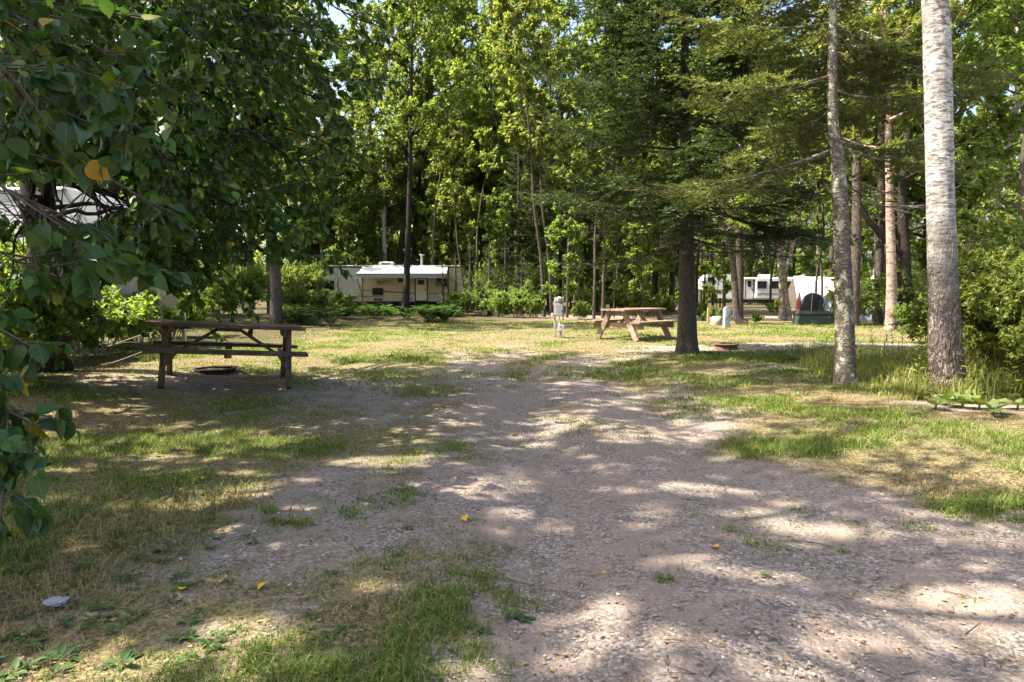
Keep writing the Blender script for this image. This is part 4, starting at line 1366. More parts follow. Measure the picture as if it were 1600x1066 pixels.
ORD = ['first', 'second', 'third', 'fourth', 'fifth', 'sixth', 'seventh', 'eighth', 'ninth', 'tenth', 'eleventh', 'twelfth', 'thirteenth', 'fourteenth', 'fifteenth', 'sixteenth', 'seventeenth', 'eighteenth', 'nineteenth', 'twentieth']
def screen_x(o):
    return o.location.x / max(o.location.y, 0.1)
def rank_labels(objs, fmt):
    for k, o in enumerate(sorted(objs, key=screen_x)):
        o['label'] = fmt.format(ORD[k] if k < len(ORD) else ORD[-1])

# ------------------------------------------------------------------ the trunks that stand out
# fir in the middle right
p = P(1073, 553)
FIR1 = p
pts = [A(0, 0, -0.15), A(-0.02, 0, 1.2), A(-0.06, 0, 3.0), A(-0.14, 0, 5.5), A(-0.2, 0.1, 10.5)]
fir_a = fir_tree(11, 10.5, 0.185, 2.15, 2.6, 3.1, whorl=0.29, per=9, coarse_z=6.8, twig_gap=0.09, per_m=66, nw=0.026, base_pts=pts, sides=28, rows=90, taper_pow=0.62, skip=lambda z, az, rng: math.sin(az) > 0.3 and rng.random() < 0.7)  # unseen rear boughs thinned so sun reaches the gravel strip
plant('fir_tree', 'broad dark fir with low drooping branches beside the rusty fire ring', 'tree', fir_a, p)
# paler fir with a lichen-covered trunk in front right
p = P(1322, 601)
FIR2 = p
k = p[1]
tops = [A(0, 0, -0.15)] + [at(x_, y_, k) - p for x_, y_ in ((1318, 440), (1310, 260), (1301, 60))] + [A(-0.30, 0.1, 11.5)]
def skip2(z, az, rng):
    # few boughs towards the viewer, higher ones cut to let sun onto the poplar
    return (z < 2.6 and rng.random() < 0.5) or (math.sin(az) < -0.1 and z < 9.5 and rng.random() < 0.96)
fir_b = fir_tree(23, 11.5, 0.120, 2.45, 2.65, 2.75, whorl=0.42, per=6, coarse_z=5.8, twig_gap=0.09, per_m=66, base_pts=tops, sides=32, rows=120, mneed='needle_pale', mbark='bark_lichen', taper_pow=0.5, skip=skip2, inner=0.13)
plant('fir_tree', 'pale green fir with lichen patches on its straight trunk', 'tree', fir_b, p)
# white-barked trunk at the right
p = P(1481, 616)
k = p[1]
wpts = [A(0, 0, -0.15)] + [at(x_, y_, k) - p for x_, y_ in ((1475, 480), (1469, 300), (1465, 100), (1462, -120))] + [A(-0.25, 0.2, 9.5), A(-0.3, 0.2, 14)]
wood = MB()
trunk_tube(wood, wpts, [0.172, 0.150, 0.138, 0.130, 0.122, 0.09, 0.03], 110, 330, 0.34, 0.05, 4, 7, 0.014, 2.2, 0.68)
limbs_me, crown_me = broad_tree(41, 14, 7.6, 2.3, 0.16, 22, 6, 6, 9, 0.11, 'leaf_forest', 'bark_pale', base_pts=wpts)
bpy.data.meshes.remove(limbs_me)
t = thing('poplar_tree', 'tall pale poplar trunk, whitish above and furrowed brown below, at right', 'tree', tuple(p))
wood.obj('trunk', M['birch'], t)
link('crown', crown_me, t)

# pinkish birch and the dark trunk behind the right table side
p = P(1392, 515)
bp_ = [A(0, 0, -0.15)] + [at(x_, y_, p[1]) - p for x_, y_ in ((1393, 430), (1390, 320), (1387, 150), (1384, -60))] + [A(-0.2, 0, 13)]
w_, c_ = broad_tree(52, 13, 4.6, 2.6, 0.175, 22, 6, 6, 11, 0.13, 'leaf_pale', 'birch_pink', base_pts=bp_, sides=24)
plant('birch_tree', 'pinkish birch trunk with dark scars beside the darker trunk', 'tree', (w_, c_), p)
p = P(1411, 508)
w_, c_ = broad_tree(53, 14, 3.0, 4.2, 0.22, 26, 7, 7, 12, 0.14, 'leaf_forest', 'bark_dark', sides=16, rise=0.7)
tt_ = plant('shade_tree', 'thick black trunk with a bending limb behind the pinkish birch', 'tree', (w_, c_), p)
mb = MB()
la = [at(x_, y_, p[1]) - p for x_, y_ in ((1408, 395), (1380, 372), (1352, 335), (1330, 290), (1300, 260))]
tube(mb, spline(la, 20), np.linspace(0.12, 0.05, 20), 10)
mb.obj('limb', M['bark_dark'], tt_)

# clump of pale stems
p = P(1228, 501)
cl = thing('birch_clump', 'clump of three pale birch stems spreading from one root', 'tree', tuple(p))
for nm_, q, r in (('stem', ((1222, 501), (1221, 440), (1217, 380), (1214, 250)), 0.15), ('stem', ((1228, 501), (1226, 450), (1222, 370), (1222, 240)), 0.11), ('stem', ((1234, 501), (1226, 440), (1234, 400), (1247, 350), (1258, 230)), 0.13)):
    mb = MB()
    trunk_tube(mb, [at(x_, y_, p[1]) - p - (A(0, 0, 0.15) if k == 0 else 0) for k, (x_, y_) in enumerate(q)], [r, r * 0.85, r * 0.7, r * 0.45], 12, 30, 0.3, 0.05, int(r * 100))
    mb.obj(nm_, M['bark_pale'], cl)
w_, c_ = broad_tree(57, 9, 3.6, 2.6, 0.1, 20, 6, 6, 11, 0.15, 'leaf_pale', 'bark_pale')
bpy.data.meshes.remove(w_)
link('crown', c_, cl)

# leaning curved tree and its straight neighbour
p = P(1163, 507)
q = [at(x_, y_, p[1]) - p for x_, y_ in ((1163, 509), (1152, 495), (1149, 460), (1145, 410), (1135, 370), (1128, 300), (1122, 150))] + [A(-1.2, 0, 10)]
w_, c_ = broad_tree(61, 10, 3.2, 2.5, 0.17, 22, 6, 6, 12, 0.15, 'leaf_pale', 'bark', base_pts=q, sides=12)
plant('curved_tree', 'brown trunk curving out of its root right of the grey pedestal', 'tree', (w_, c_), p)
p = P(1163, 503)
w_, c_ = broad_tree(62, 12, 3.4, 2.6, 0.19, 24, 6, 6, 12, 0.15, 'leaf_forest', 'bark', sides=12, lean=0.02)
plant('broadleaf_tree', 'upright dark trunk directly behind the curving brown trunk', 'tree', (w_, c_), p + A(0.15, 1.2, 0))

# tree in front of the awning trailer
p = at(634, 452, 36); p[2] = g1(p[0], p[1])
q = [at(x_, y_, 36) - p for x_, y_ in ((634, 490), (636, 420), (639, 330), (641, 230), (643, 100), (645, 0))] + [A(0.5, 0.3, 19)]
w_, c_ = broad_tree(71, 19, 6.0, 3.4, 0.19, 34, 7, 7, 12, 0.17, 'leaf_forest', 'bark_dark', base_pts=q, sides=12, rise=0.75)
plant('maple_tree', 'slim dark straight trunk crossing in front of the awning', 'tree', (w_, c_), p)
# brown trunk behind the dark table
p = P(431, 497)
w_, c_ = broad_tree(72, 15, 4.0, 3.6, 0.20, 28, 7, 7, 12, 0.15, 'leaf_forest', 'bark', sides=14)
plant('ash_tree', 'brown trunk rising behind the right end of the dark table', 'tree', (w_, c_), p)

# ------------------------------------------------------------------ woodland: prototypes
protos = []
for sd_, H, cb, Rc, ml, mb_, nl in ((101, 15, 2.2, 3.0, 'leaf_forest', 'bark', 28), (102, 17, 3.8, 2.6, 'leaf_pale', 'bark', 28), (103, 14, 1.6, 3.2, 'leaf_forest', 'bark_dark', 28),
                                    (104, 16, 3.6, 2.4, 'leaf_pale', 'birch', 26), (105, 12, 0.9, 2.6, 'leaf_pale', 'bark', 26), (106, 18, 4.2, 3.0, 'leaf_forest', 'bark_dark', 30)):
    protos.append(broad_tree(sd_, H, cb, Rc, 0.15, nl, 6, 7, 24, 0.122, ml, mb_))
spruce = [fir_tree(s_, h_, 0.13, zl, zl + 0.4, rm, whorl=0.42, per=6, per_m=30, nl=0.085, nw=0.026, twig_gap=0.14, mneed=mn, mbark='bark', sides=8, rows=16, secondary=False, taper_pow=0.75)
          for s_, h_, zl, rm, mn in ((201, 14, 1.6, 2.4, 'needle_dark'), (202, 11, 0.9, 2.1, 'needle'), (203, 4.0, 0.25, 1.2, 'needle_dark'))]
thin = [broad_tree(301, 13, 4.5, 1.5, 0.075, 20, 5, 6, 11, 0.16, 'leaf_pale', 'bark', lean=-0.09), broad_tree(302, 12, 5, 1.4, 0.07, 18, 5, 6, 10, 0.16, 'leaf_pale', 'bark', lean=0.03),
        broad_tree(303, 6, 1.4, 1.3, 0.04, 18, 5, 6, 11, 0.15, 'leaf_forest', 'bark')]
FULL = 16

# slender trunks one can point at: px, depth, prototype, scale
rngw = np.random.default_rng(900)
sl = []
for px_, D, kind, s in ((850, 32, 0, 1.25), (862, 35, 0, 1.3), (800, 44, 0, 1.35), (675, 43, 1, 1.4), (770, 47, 1, 1.4), (745, 42, 1, 1.2), (712, 45, 1, 1.25), (886, 31, 1, .95), (897, 33, 1, 1.0), (928, 30, 1, 1.0), (942, 31.5, 1, 1.1), (700, 46, 1, 1.2), (725, 40, 0, 0.95)):
    q = at(px_, 452, D)
    sl.append(plant('slender_tree', '', 'tree', thin[kind], (q[0], D, g1(q[0], D)), rngw.uniform(-0.5, 0.5), s, 'slender trees between the trailer and the tan table'))
rank_labels(sl, 'slender bare-stemmed tree between awning trailer and tan table, {} from the left')
sl = []
for px_, D, kind, s in ((990, 44, 1, 1.2), (1012, 47, 1, 1.1), (1036, 40, 1, 1.0), (1090, 44, 1, 1.3), (1101, 48, 1, 1.2), (1114, 44, 1, 1.35), (1132, 40, 1, 1.5), (1205, 48, 1, 1.3), (1276, 33, 1, 1.0), (1284, 34, 1, 1.0), (1345, 30, 1, 0.9)):
    q = at(px_, 452, D)
    sl.append(plant('slender_tree', '', 'tree', thin[kind], (q[0], D, g1(q[0], D)), rngw.uniform(0, 6), s, 'slender trees around the white fifth wheel'))
rank_labels(sl, 'slender tree standing near the white fifth wheel and tents, {} from the left')

# woods behind, in rows by where they stand
def blocked(x, y):
    if -14.5 < x < -1.0 and 38.5 < y < 45.5: return True
    if 15 < x < 29 and 58 < y < 66: return True
    if -15 < x < -6.5 and 11.5 < y < 16: return True
    if 9 < x < 15 and 33 < y < 39: return True
    return False
rows = [('woods behind the awning trailer', 470, 760, 46, 60, 14, 'tree in the woods behind the awning trailer, {} from the left'),
        ('woods left of the awning trailer', 290, 480, 33, 48, 6, 'tree in the dark woods left of the awning trailer, {} from the left'),
        ('woods behind the meter pedestal', 760, 960, 40, 58, 13, 'tree in the woods beyond the meter pedestal, {} from the left'),
        ('woods behind the broad dark fir', 960, 1090, 42, 58, 7, 'tree in the woods far behind the broad dark fir, {} from the left'),
        ('woods right of the fifth wheel', 1258, 1340, 44, 56, 3, 'tree in the woods right of the white fifth wheel, {} from the left'),
        ('woods behind the fifth wheel', 1090, 1400, 67, 80, 10, 'tree in the woods far beyond the white fifth wheel, {} from the left'),
        ('woods right of the tents', 1320, 1660, 21, 46, 12, 'tree in the woods right of the tents, {} from the left'),
        ('woods around the hidden camper', -120, 310, 23, 34, 9, 'tree in the dark woods near the hidden white camper, {} from the left')]
for grp, x0, x1, d0, d1, n, fmt in rows:
    objs = []
    for k in range(n):
        for tr in range(20):
            px_ = x0 + (x1 - x0) * (k + rngw.uniform(0.1, 0.9)) / n
            D = rngw.uniform(d0, d1)
            q = at(px_, 452, D)
            if not blocked(q[0], D): break
        if rngw.random() < (0.40 if 'pedestal' in grp or 'dark fir' in grp else 0.2):
            me, s, nm = spruce[rngw.integers(0, 2)], rngw.uniform(0.85, 1.15), 'spruce_tree'
        else:
            pick = (1, 3, 5, 1, 3) if 'right of the fifth' in grp else range(len(protos))
            me, s, nm = protos[pick[rngw.integers(0, len(pick))]], rngw.uniform(1.0, 1.3), 'woodland_tree'
        s *= 1.0 + 0.25 * float(sstep(30, 46, D))
        objs.append(plant(nm, '', 'tree', me, (q[0], D, g1(q[0], D) - 0.05), rngw.uniform(0, 6.28), s, grp))
    rank_labels(objs, fmt)

# small spruces and saplings in front of the woods
sl = []
for px_, D, s in ((692, 37.5, 0.7), (712, 37, 0.8), (528, 37.5, 0.6), (735, 36, 0.95), (765, 34, 0.95), (790, 37, 1.1), (815, 33, 0.8), (905, 36, 0.9), (960, 38, 0.9), (566, 37.8, 0.42), (1000, 41, 1.0)):
    q = at(px_, 452, D)
    sl.append(plant('young_spruce', '', 'tree', spruce[2], (q[0], D, g1(q[0], D)), rngw.uniform(0, 6), s, 'young spruces along the edge of the woods'))
rank_labels(sl, 'young dark spruce at the edge of the woods, {} from the left')
sl = []
for px_, D, s in ((880, 28, 0.75), (1005, 30, 0.8), (960, 33, 1.0), (1022, 36, 1.0), (780, 40, 1.0), (540, 44, 1.2), (1330, 27, 0.7), (600, 47, 1.3), (1120, 38, 0.9), (1275, 42, 1.0), (500, 46, 1.4), (570, 47, 1.5), (640, 48, 1.5), (690, 46, 1.3), (735, 45, 1.4), (800, 42, 1.3), (840, 40, 1.1), (910, 40, 1.2), (930, 43, 1.4), (985, 42, 1.2)):
    q = at(px_, 452, D)
    sl.append(plant('maple_sapling', '', 'tree', thin[2], (q[0], D, g1(q[0], D)), rngw.uniform(0, 6), s, 'leafy saplings under the trees'))
rank_labels(sl, 'bright leafy sapling under the tall trees, {} from the left')
sl = []
for px_, D, s in ((530, 52, 2.0), (610, 54, 2.2), (665, 52, 2.0), (720, 55, 2.2), (775, 50, 2.0), (820, 52, 2.1), (870, 48, 1.9), (955, 52, 2.1), (1040, 52, 2.0), (1075, 50, 1.8)):
    q = at(px_, 452, D)
    sl.append(plant('maple_sapling', '', 'tree', thin[2], (q[0], D, g1(q[0], D)), rngw.uniform(0, 6), s, 'bushy young maples deep in the woods'))
rank_labels(sl, 'tall bushy young maple deep in the woods, {} from the left')

# far wood closing the view: one mass
def far_wood():
    rng = np.random.default_rng(77)
    cr, wd = MB(), MB()
    n = 150
    x = np.linspace(-105, 105, n) + rng.normal(size=n) * 1.2
    y = rng.uniform(86, 112, n)
    H = rng.uniform(20, 30, n) * (0.8 + 0.2 * np.clip(np.abs(x) / 40, 0, 1))
    z = gz(x, y)
    P0 = np.stack([x, y, z - 0.2], 1); P1 = np.stack([x, y, z + H * 0.8], 1)
    prisms(wd, P0, P1, 0.2, 0.08, 6)
    per = 620
    c = np.repeat(np.stack([x, y, z], 1), per, 0)
    t = rng.uniform(0.0, 1, n * per)
    a = rng.uniform(0, 6.28, n * per)
    rr = 3.6 * np.sqrt(np.sin(np.pi * np.clip(t * 0.75 + 0.22, 0, 1))) * np.sqrt(rng.uniform(0, 1, n * per))
    pos = c + np.stack([np.cos(a) * rr, np.sin(a) * rr, t * np.repeat(H, per)], 1)
    leaf_batch(cr, LEAF2_V, LEAF2_F, pos, unit(rng.normal(size=pos.shape)), A(0, 0, 1) + rng.normal(size=pos.shape) * 0.7, rng.uniform(0.5, 1.0, len(pos)))
    n3 = 26000
    pos = np.stack([rng.uniform(-95, 95, n3), rng.uniform(80, 90, n3), np.zeros(n3)], 1)
    pos[:, 2] = gz(pos[:, 0], pos[:, 1]) + rng.uniform(0, 1, n3) ** 1.4 * (6.5 + 3 * noise(pos[:, 0] * 0.25, 0, 0, 8))
    leaf_batch(cr, LEAF2_V, LEAF2_F, pos, unit(rng.normal(size=pos.shape)), A(0, 0, 1) + rng.normal(size=pos.shape) * 0.7, rng.uniform(0.45, 0.9, n3))
    o = thing('distant_wood', 'continuous green wood closing off the far background', 'woodland')
    o['kind'] = 'stuff'
    tag(cr.obj('foliage', M['leaf_forest'], o), kind='stuff')
    tag(wd.obj('trunks', M['bark'], o), kind='stuff')
far_wood()

# ------------------------------------------------------------------ the leafy trees at left
def leafy_here(pos):
    """False in the openings of the foliage: towards the camper and its tree, and a few small ones"""
    v = pos - CAM
    dep = v @ _FW
    sx = 800 + F * (v @ _RT) / dep; sy = 533 - F * (v @ _UP) / dep
    keep = np.ones(len(pos), bool)
    wob = 0.35 * noise(sx / 35, sy / 35, 0, 3)
    for cx, cy_, rx, ry in ((92, 306, 105, 40), (18, 395, 42, 24), (205, 465, 60, 32), (430, 455, 60, 40), (560, 330, 40, 60)):
        keep &= ((sx - cx) / rx) ** 2 + ((sy - cy_) / ry) ** 2 > 1 + wob
    return keep

def cat_leaves(lst):
    pos, d, n, s = [np.concatenate([q[k] for q in lst]) for k in range(4)]
    k = leafy_here(pos)
    return pos[k], d[k], n[k], s[k]

def branch_to(rng, a, b, nsub, sublen, ntw, twlen, nleaf, ls, wood, sag=0.08, r=0.018):
    L = np.linalg.norm(b - a)
    t = np.linspace(0, 1, 9)
    pts = a + (b - a) * t[:, None]
    pts[:, 2] += sag * L * 4 * t * (1 - t)
    pts[1:-1] += rng.normal(size=(7, 3)) * 0.02 * L
    tube(wood, spline(pts, 16), np.linspace(r, r * 0.22, 16), 6, cap=False)
    p0, p1 = pts[3:-1], pts[4:]
    s0, s1 = children(rng, p0, p1, nsub, 0, 1, sublen, 0.9, -0.05, 0.0)
    s0 = np.concatenate([s0, pts[-2:-1]]); s1 = np.concatenate([s1, pts[-1:] + unit(pts[-1:] - pts[-2:-1]) * 0.15])
    k = leafy_here(s1)
    s0, s1 = s0[k], s1[k]
    prisms(wood, s0, s1, 0.006, 0.003, 4)
    t0, t1 = children(rng, s0, s1, ntw, 0.2, 1.0, twlen, 0.9, -0.25, 0.2)
    k = leafy_here(t1)
    t0, t1 = t0[k], t1[k]
    prisms(wood, t0, t1, 0.0028, 0.0014, 3)
    return twig_leaves(rng, t0, t1, nleaf, ls, 0.65, 0.75, 0.8)

def near_tree():
    rng = np.random.default_rng(500)
    bx, by = -4.1, 2.7
    base = A(bx, by, g1(bx, by))
    t = thing('basswood_tree', 'near basswood reaching in from the left edge with large leaves', 'tree', tuple(base))
    w_, c_ = broad_tree(501, 10.5, 4.9, 4.3, 0.15, 26, 7, 7, 9, 0.105, 'leaf_near', 'bark')
    link('trunk', w_, t)
    link('crown', c_, t)
    ends = ((150, 120, 3.7), (205, 215, 3.5), (70, 190, 3.1), (130, 350, 3.3), (190, 395, 3.6), (60, 330, 3.0), (25, 640, 2.9), (18, 770, 2.75), (60, 50, 3.6), (235, 320, 4.1), (95, 440, 3.4), (10, 520, 3.0), (160, 20, 4.2), (250, 130, 4.4))
    allv = []
    wood = MB()
    for k, (px_, py_, D) in enumerate(ends):
        e = at(px_, py_, D)
        st = A(bx + 0.1, by + 0.1, np.clip(e[2] + 0.5 - (0.3 if py_ > 500 else 0), 0.9, 4.6))
        lv = branch_to(rng, st, e, 3, 0.32, 3, 0.17, 4, 0.094, wood, 0.09, 0.017)
        allv.append(lv)
    br = wood.obj('branch', M['twig'], t)
    br.location = -Vector(base)
    pos, d, n, s = cat_leaves(allv)
    # the leaves that show largest become pieces of their own
    v = pos - CAM
    dep = v @ _FW
    sx = 800 + F * (v @ _RT) / dep; sy = 533 - F * (v @ _UP) / dep
    vis = (sx > -20) & (sx < 1620) & (sy > -20) & (sy < 1086) & (dep > 0.3)
    order = np.argsort(np.where(vis, dep / s, 1e9))
    pick = order[:300]
    rest = np.setdiff1d(np.arange(len(pos)), pick)
    mes = []
    for fold, curl, wd_ in ((0.18, 0.12, 1.0), (0.45, 0.35, 0.92), (-0.08, 0.22, 1.06), (0.3, -0.12, 0.85)):
        ov, of = blade_shape([(-0.22, 0.006), (0.0, 0.02), (0.05, 0.22), (0.16, 0.34), (0.3, 0.40), (0.45, 0.385), (0.6, 0.32), (0.75, 0.22), (0.88, 0.10), (0.95, 0.035), (1.04, 0.003)], fold, curl)
        ov = ov * A(1, wd_, 1)
        ov[:, 2] += 0.022 * np.sin(ov[:, 0] * 17 + fold * 9) * np.abs(ov[:, 1]) / 0.4
        mes.append(MB().add(ov, of, smooth=True).mesh('leaf', M['leaf_veined']))
    dd, ss, nn = leaf_frames(pos, d, n, s)
    for i in pick:
        o = bpy.data.objects.new('leaf', mes[int(i) % 4])
        col().objects.link(o)
        o.parent = br
        mtx = np.eye(4)
        mtx[:3, 0] = dd[i] * s[i]; mtx[:3, 1] = ss[i] * s[i]; mtx[:3, 2] = nn[i] * s[i]
        mtx[:3, 3] = pos[i]
        o.matrix_local = Matrix(mtx.tolist())
    fo = MB()
    leaf_batch(fo, OVATE_V, OVATE_F, pos[rest], d[rest], n[rest], s[rest], smooth=True)
    tag(fo.obj('foliage', M['leaf_near'], t, tuple(-Vector(base))), kind='stuff')

near_tree()

def left_tree():
    rng = np.random.default_rng(510)
    base = at(72, 452, 9.0); base[2] = g1(base[0], base[1])
    t = thing('basswood_tree', 'thick dark trunk in front of the hidden camper with leafy boughs', 'tree', tuple(base))
    w_, c_ = broad_tree(511, 11.8, 4.0, 4.9, 0.22, 38, 7, 8, 11, 0.115, 'leaf_mid', 'bark_dark', sides=24)
    link('trunk', w_, t)
    link('crown', c_, t)
    ends = ((455, 395, 6.8), (390, 330, 6.4), (475, 260, 7.3), (520, 160, 8.0), (300, 200, 5.8), (350, 90, 6.4), (265, 300, 5.6), (440, 60, 7.4), (535, 60, 8.4), (545, 250, 9.0), (300, 410, 7.4), (340, 360, 8.3),
            (215, 150, 5.2), (150, 40, 5.4), (400, 190, 9.3), (490, 340, 8.6), (245, 430, 8.3), (60, 470, 7.6), (150, 470, 8.2), (20, 430, 7.0), (280, 40, 6.0), (420, 130, 6.8), (330, 270, 6.6), (190, 330, 6.2), (210, 230, 5.4),
            (380, 30, 8.8), (470, 20, 9.6), (250, 90, 7.4), (90, 130, 6.4), (30, 230, 6.2), (130, 250, 6.6), (420, 400, 8.4), (370, 440, 9.4), (300, 460, 9.8), (200, 400, 7.2), (110, 380, 6.8), (230, 360, 9.0), (30, 340, 6.6), (160, 130, 8), (500, 110, 10.5), (440, 290, 10.2), (350, 200, 10.4), (560, 130, 11), (590, 40, 11))
    wood, allv = MB(), []
    for px_, py_, D in ends:
        e = at(px_, py_, D)
        st = base + A(0, 0, np.clip(e[2] + rng.uniform(0.4, 1.6), 1.9, 6.5))
        allv.append(branch_to(rng, st, e, 5, 0.66, 4, 0.26, 8, 0.088, wood, 0.08, 0.035))
    wood.obj('boughs', M['bark_dark'], t, tuple(-Vector(base)))
    fo = MB()
    leaf_batch(fo, OVLOW_V, OVLOW_F, *cat_leaves(allv), smooth=True)
    tag(fo.obj('foliage', M['leaf_mid'], t, tuple(-Vector(base))), kind='stuff')

left_tree()

# trees outside the picture whose crowns shade the pitch
for k, (x, y, s, me, lab) in enumerate(((-6.5, -2.5, 0.95, protos[0], 'tall shade tree behind the viewer on the left'), (-8.2, 4.6, 0.95, protos[2], 'tall shade tree beyond the left edge'),
                                         (-7.3, 6.9, 0.72, protos[4], 'low leafy shade tree at the left edge'), (-7.2, 2.4, 0.72, protos[0], 'leafy shade tree left of the viewer'), (-6.2, 3.7, 0.74, protos[2], 'dense shade tree just outside the left edge'), (-3.4, -4.2, 0.9, protos[2], 'shade tree close behind the viewer'))):
    plant('shade_tree', lab, 'tree', me, (x, y, g1(x, y)), k * 1.3, s)

# ------------------------------------------------------------------ shrubs
def shrub_mesh(seed, Rr, H, ls, nst, mleaf, T=LEAF2_V, Fc=LEAF2_F, nleaf=10, ntw=5):
    rng = np.random.default_rng(seed)
    az = rng.uniform(0, 6.28, nst)
    e = np.stack([np.cos(az), np.sin(az), np.zeros(nst)], 1) * (Rr * rng.uniform(0.15, 1.0, nst))[:, None]
    o = e * 0.18 + A(0, 0, -0.05)
    e[:, 2] = H * rng.uniform(0.55, 1.05, nst) * (1.05 - 0.35 * np.linalg.norm(e[:, :2], axis=1) / Rr)
    mid = (o + e) / 2 + A(0, 0, 0.12 * H)
    wood, cr = MB(), MB()
    prisms(wood, o, mid, 0.011, 0.008, 5); prisms(wood, mid, e, 0.008, 0.004, 4)
    s0, s1 = children(rng, np.concatenate([o + (mid - o) * 0.4, mid]), np.concatenate([mid, e]), 5, 0.1, 1, 0.30 * H, 0.9, 0.12)
    prisms(wood, s0, s1, 0.004, 0.0025, 3)
    t0, t1 = children(rng, s0, s1, ntw, 0.15, 1, 0.14 * H, 0.9, 0.05)
    leaf_batch(cr, T, Fc, *twig_leaves(rng, t0, t1, nleaf, ls, 0.2, 0.7))
    return wood.mesh('stems', M['twig_grey']), cr.mesh('foliage', M[mleaf])

shr = [shrub_mesh(601, 1.1, 1.7, 0.10, 16, 'leaf_forest'), shrub_mesh(602, 0.9, 1.1, 0.085, 14, 'leaf_forest'), shrub_mesh(603, 1.3, 2.4, 0.12, 18, 'leaf_forest')]
def shrubs(lst, grp, fmt, mk=None):
    objs = []
    for px_, D, kind, s in lst:
        q = at(px_, 452, D)
        objs.append(plant('shrub', '', 'shrub', shr[kind], (q[0], D, g1(q[0], D) - 0.02), rngw.uniform(0, 6), s, grp, ('stems', 'foliage')))
    rank_labels(objs, fmt)
shrubs([(-30, 8.3, 1, 0.9), (20, 9.6, 0, 0.85), (95, 10.3, 0, 0.8), (150, 11.4, 0, 0.75), (215, 13.5, 0, 0.8), (-60, 7.2, 1, 1.0), (120, 13, 2, 0.9), (40, 11.6, 2, 0.8), (190, 16, 2, 0.9), (262, 18, 0, 1.0)], 'shrubs under the trees at far left', 'dark shrub under the trees left of the dark table, {} from the left')
shrubs([(300, 22, 2, 0.9), (345, 26, 0, 1.0), (385, 29, 2, 0.9), (465, 33, 0, 1.0), (500, 35, 1, 1.1), (530, 36, 1, 1.0), (330, 33, 2, 1.0), (280, 27, 2, 1.1), (450, 38, 2, 1.0), (475, 40, 2, 1.1), (590, 33, 1, 0.5), (660, 33.5, 1, 0.45), (540, 31, 1, 0.7)], 'shrubs between dark table and awning trailer', 'shrub in the shade between dark table and awning trailer, {} from the left')
shrubs([(720, 34, 1, 1.0), (750, 33, 0, 0.9), (780, 31.5, 1, 1.1), (810, 31, 0, 0.9), (838, 30.5, 1, 1.0), (905, 29, 1, 0.7), (925, 37, 0, 1.0), (975, 38, 0, 1.0), (1015, 36, 1, 1.3), (770, 38, 2, 1.0), (830, 37, 2, 1.1), (955, 44, 2, 1.2)], 'shrubs behind the meter pedestal', 'shrub at the wood edge behind the meter pedestal, {} from the left')
shrubs([(1035, 39, 1, 1.0), (1115, 29, 1, 0.55), (1100, 31, 1, 0.7), (1212, 40, 1, 0.8), (1335, 25, 2, 0.75), (1436, 20, 0, 0.6), (1450, 16, 1, 0.7), (1410, 26, 2, 0.9), (1180, 27, 1, 0.35)], 'shrubs among the right hand pitches', 'shrub between the broad fir and the pale poplar, {} from the left')

# sunlit bush and weeds at right
sun_shr = [shrub_mesh(611, 1.25, 1.95, 0.058, 28, 'leaf_bush', LEAF2_V * A(1, 0.85, 1.4), LEAF2_F, 27, 7), shrub_mesh(612, 0.9, 1.35, 0.075, 20, 'leaf_bush', LEAF2_V * A(1, 0.85, 1.4), LEAF2_F, 16, 6)]
objs = []
for px_, D, kind, s in ((1598, 8.2, 0, 0.80), (1660, 7.2, 0, 0.75), (1580, 9.8, 0, 0.85), (1640, 9.9, 0, 1.05), (1720, 8.6, 0, 1.0), (1570, 12.5, 0, 1.05), (1650, 12.5, 0, 1.4)):
    q = at(px_, 452, D)
    objs.append(plant('leafy_bush', '', 'shrub', sun_shr[kind], (q[0], D, g1(q[0], D) - 0.02), rngw.uniform(0, 6), s, 'sunlit bushes at the right edge', ('stems', 'foliage')))
rank_labels(objs, 'sunlit yellow green bush right of the pale poplar, {} from the left')

